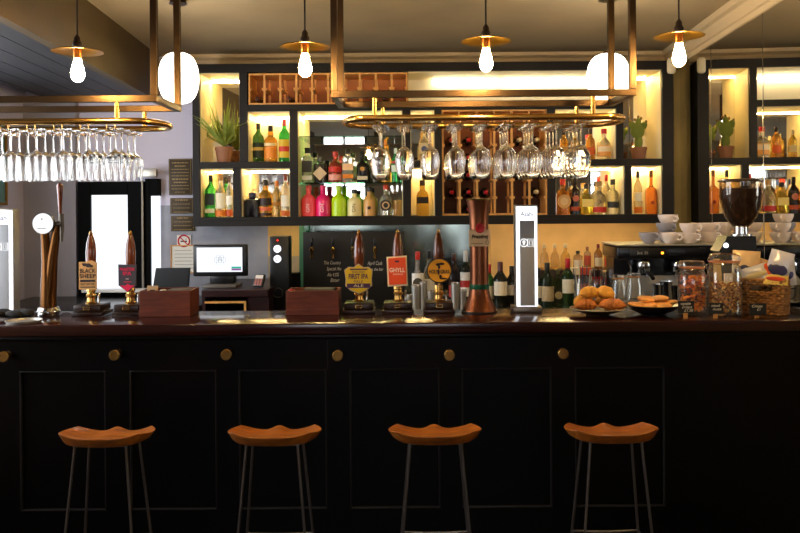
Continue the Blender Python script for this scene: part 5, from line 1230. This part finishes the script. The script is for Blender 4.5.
# ------------------------------------------------------------------ basket of crisps
cx_, cy_ = X(785, 3.66, 318), 3.66
t = thing('wicker_basket', 'woven wicker basket of crisp packets at the right end of the bar', 'basket', (cx_, cy_, BT + .0006), 0)
e1 = Vector((-math.cos(.62), math.sin(.62), 0)); e2 = Vector((math.sin(.62), math.cos(.62), 0))
L1, L2, HB = .195, .108, .155
def bpt(u, v, z, out=0):
    k = .9 + .1 * z / HB; c = (e1 * L1 + e2 * L2) / 2
    return c + (e1 * (u - .5) * L1 + e2 * (v - .5) * L2) * k
def perim(n):
    out = []
    for k in range(n): out.append((k / n, 0))
    for k in range(n): out.append((1, k / n))
    for k in range(n): out.append((1 - k / n, 1))
    for k in range(n): out.append((0, 1 - k / n))
    return out
b = B(); NR = 13; pm = perim(12)
for rr in range(NR):
    z = .006 + (HB - .012) * rr / (NR - 1)
    pts = []
    for i, (u, v) in enumerate(pm):
        q = bpt(u, v, z); nrm = Vector((0, 0, 0))
        if v == 0 and u < 1: nrm = -e2
        elif u == 1 and v < 1: nrm = e1
        elif v == 1 and u > 0: nrm = e2
        else: nrm = -e1
        pts.append(q + nrm * (.0065 * (1 if (i + rr) % 2 else -1)) + Vector((0, 0, z)))
    if 9 <= rr <= 10:       # hand hole in the front face
        seq = [pts[(9 + k) % 48] for k in range(43)]
        tube(b, seq, .0062, 6)
    else: tube(b, pts, .0062, 6, True)
WK = mat('wicker', '#946636', .6, var=.45, vscale=55)
obj('woven_sides', b, WK, t)
b = B(); tube(b, [bpt(u, v, HB) + Vector((0, 0, HB + .002)) for u, v in pm], .008, 8, True); obj('rim', b, WK, t)
b = B(); c4 = [bpt(u, v, 0) for u, v in ((0, 0), (1, 0), (1, 1), (0, 1))]; prism(b, [(q.x, q.y) for q in c4], .001, .006, 'z'); obj('basket_floor', b, WK, t, smooth=False)
def packet(label, u, v, z, w, h, rx, ry, rz, col, band=None, word=None):
    c = bpt(u, v, HB) + Vector((cx_, cy_, BT + HB + z))
    q = thing('crisp_packet', label, 'crisp packet', c, 0, 'packets in the basket'); q.rotation_euler = (rx, ry, rz)
    b = B(); n = 12; fr, bk = [], []
    for i in range(n + 1):
        a, c2 = [], []
        for j in range(n + 1):
            x, zz = (i / n - .5) * w, (j / n - .5) * h
            f = (1 - (2 * i / n - 1) ** 4) * (1 - (2 * j / n - 1) ** 2) * .018 + .0008
            wob = .004 * noise.noise(Vector((x * 40, zz * 40, u * 9)))
            a.append(b.verts.new((x, -f + wob, zz))); c2.append(b.verts.new((x, f + wob, zz)))
        fr.append(a); bk.append(c2)
    for i in range(n):
        for j in range(n):
            b.faces.new((fr[i][j], fr[i + 1][j], fr[i + 1][j + 1], fr[i][j + 1])); b.faces.new((bk[i][j], bk[i][j + 1], bk[i + 1][j + 1], bk[i + 1][j]))
    for i in range(n):
        b.faces.new((fr[i][0], bk[i][0], bk[i + 1][0], fr[i + 1][0])); b.faces.new((fr[i][n], fr[i + 1][n], bk[i + 1][n], bk[i][n]))
        b.faces.new((fr[0][i], fr[0][i + 1], bk[0][i + 1], bk[0][i])); b.faces.new((fr[n][i], bk[n][i], bk[n][i + 1], fr[n][i + 1]))
    obj('packet_body', b, mat('packet_' + col.strip('#'), col, .3, .15), q)
    if band:
        b = B(); ball(b, (0, -.0145, -h * .12), w * .42, .007, h * .2, 20, 10); obj('packet_band', b, mat('packet_' + band.strip('#'), band, .35), q)
    if word: text(word, .026, mat('packet_white', '#efe8da', .5), q, (0, -.0225, -h * .1), rot=(PI / 2, 0, 0), bold=.0006)
packet('cream crisp packet with navy band at the back left of the basket', .92, .62, .055, .12, .15, -.1, .05, -.35, '#d9b887', '#1c2450', 'ells')
packet('tall cream packet leaning behind the navy banded packet', .80, .86, .03, .1, .15, .0, .35, -.4, '#d2b48a')
packet('silver white crisp packet lying across the front of the basket', .66, .2, .026, .12, .08, -.35, -.35, -.45, '#c8c4c0', '#b8a878')
packet('orange crisp packet in the middle of the basket', .42, .35, .038, .06, .075, -.2, .2, -.5, '#d9561c')
packet('cream and red packet leaning at the back of the basket', .32, .75, .075, .045, .12, -.1, .5, -.5, '#c9a87a', '#c0341c')
packet('pointed white and navy packet at the right of the basket', .16, .4, .065, .1, .14, -.15, .25, -.6, '#c9c6d0', '#2a2850')
packet('white packet standing at the right end of the basket', .06, .82, .04, .08, .13, -.1, -.1, -.6, '#d4d0cc', '#4a4a78')
packet('yellow and red packet lying low at the front right', .2, .12, .006, .1, .06, -.8, .05, -.5, '#d9b85a', '#b8341c')

# ------------------------------------------------------------------ light and look
w = bpy.data.worlds.new('world'); sc.world = w; w.use_nodes = True
bg = w.node_tree.nodes['Background']; bg.inputs[0].default_value = (.9, .95, 1, 1); bg.inputs[1].default_value = 2.7
sc.view_settings.view_transform = 'Standard'; sc.view_settings.look = 'None'; sc.view_settings.gamma = 1; sc.view_settings.exposure = 1.8
sc.view_settings.use_curve_mapping = False
sc.cycles.use_denoising = True
sc.cycles.max_bounces = 26; sc.cycles.transparent_max_bounces = 40; sc.cycles.glossy_bounces = 6; sc.cycles.transmission_bounces = 26; sc.cycles.diffuse_bounces = 4
sc.cycles.caustics_reflective = True; sc.cycles.caustics_refractive = False; sc.cycles.sample_clamp_indirect = 4
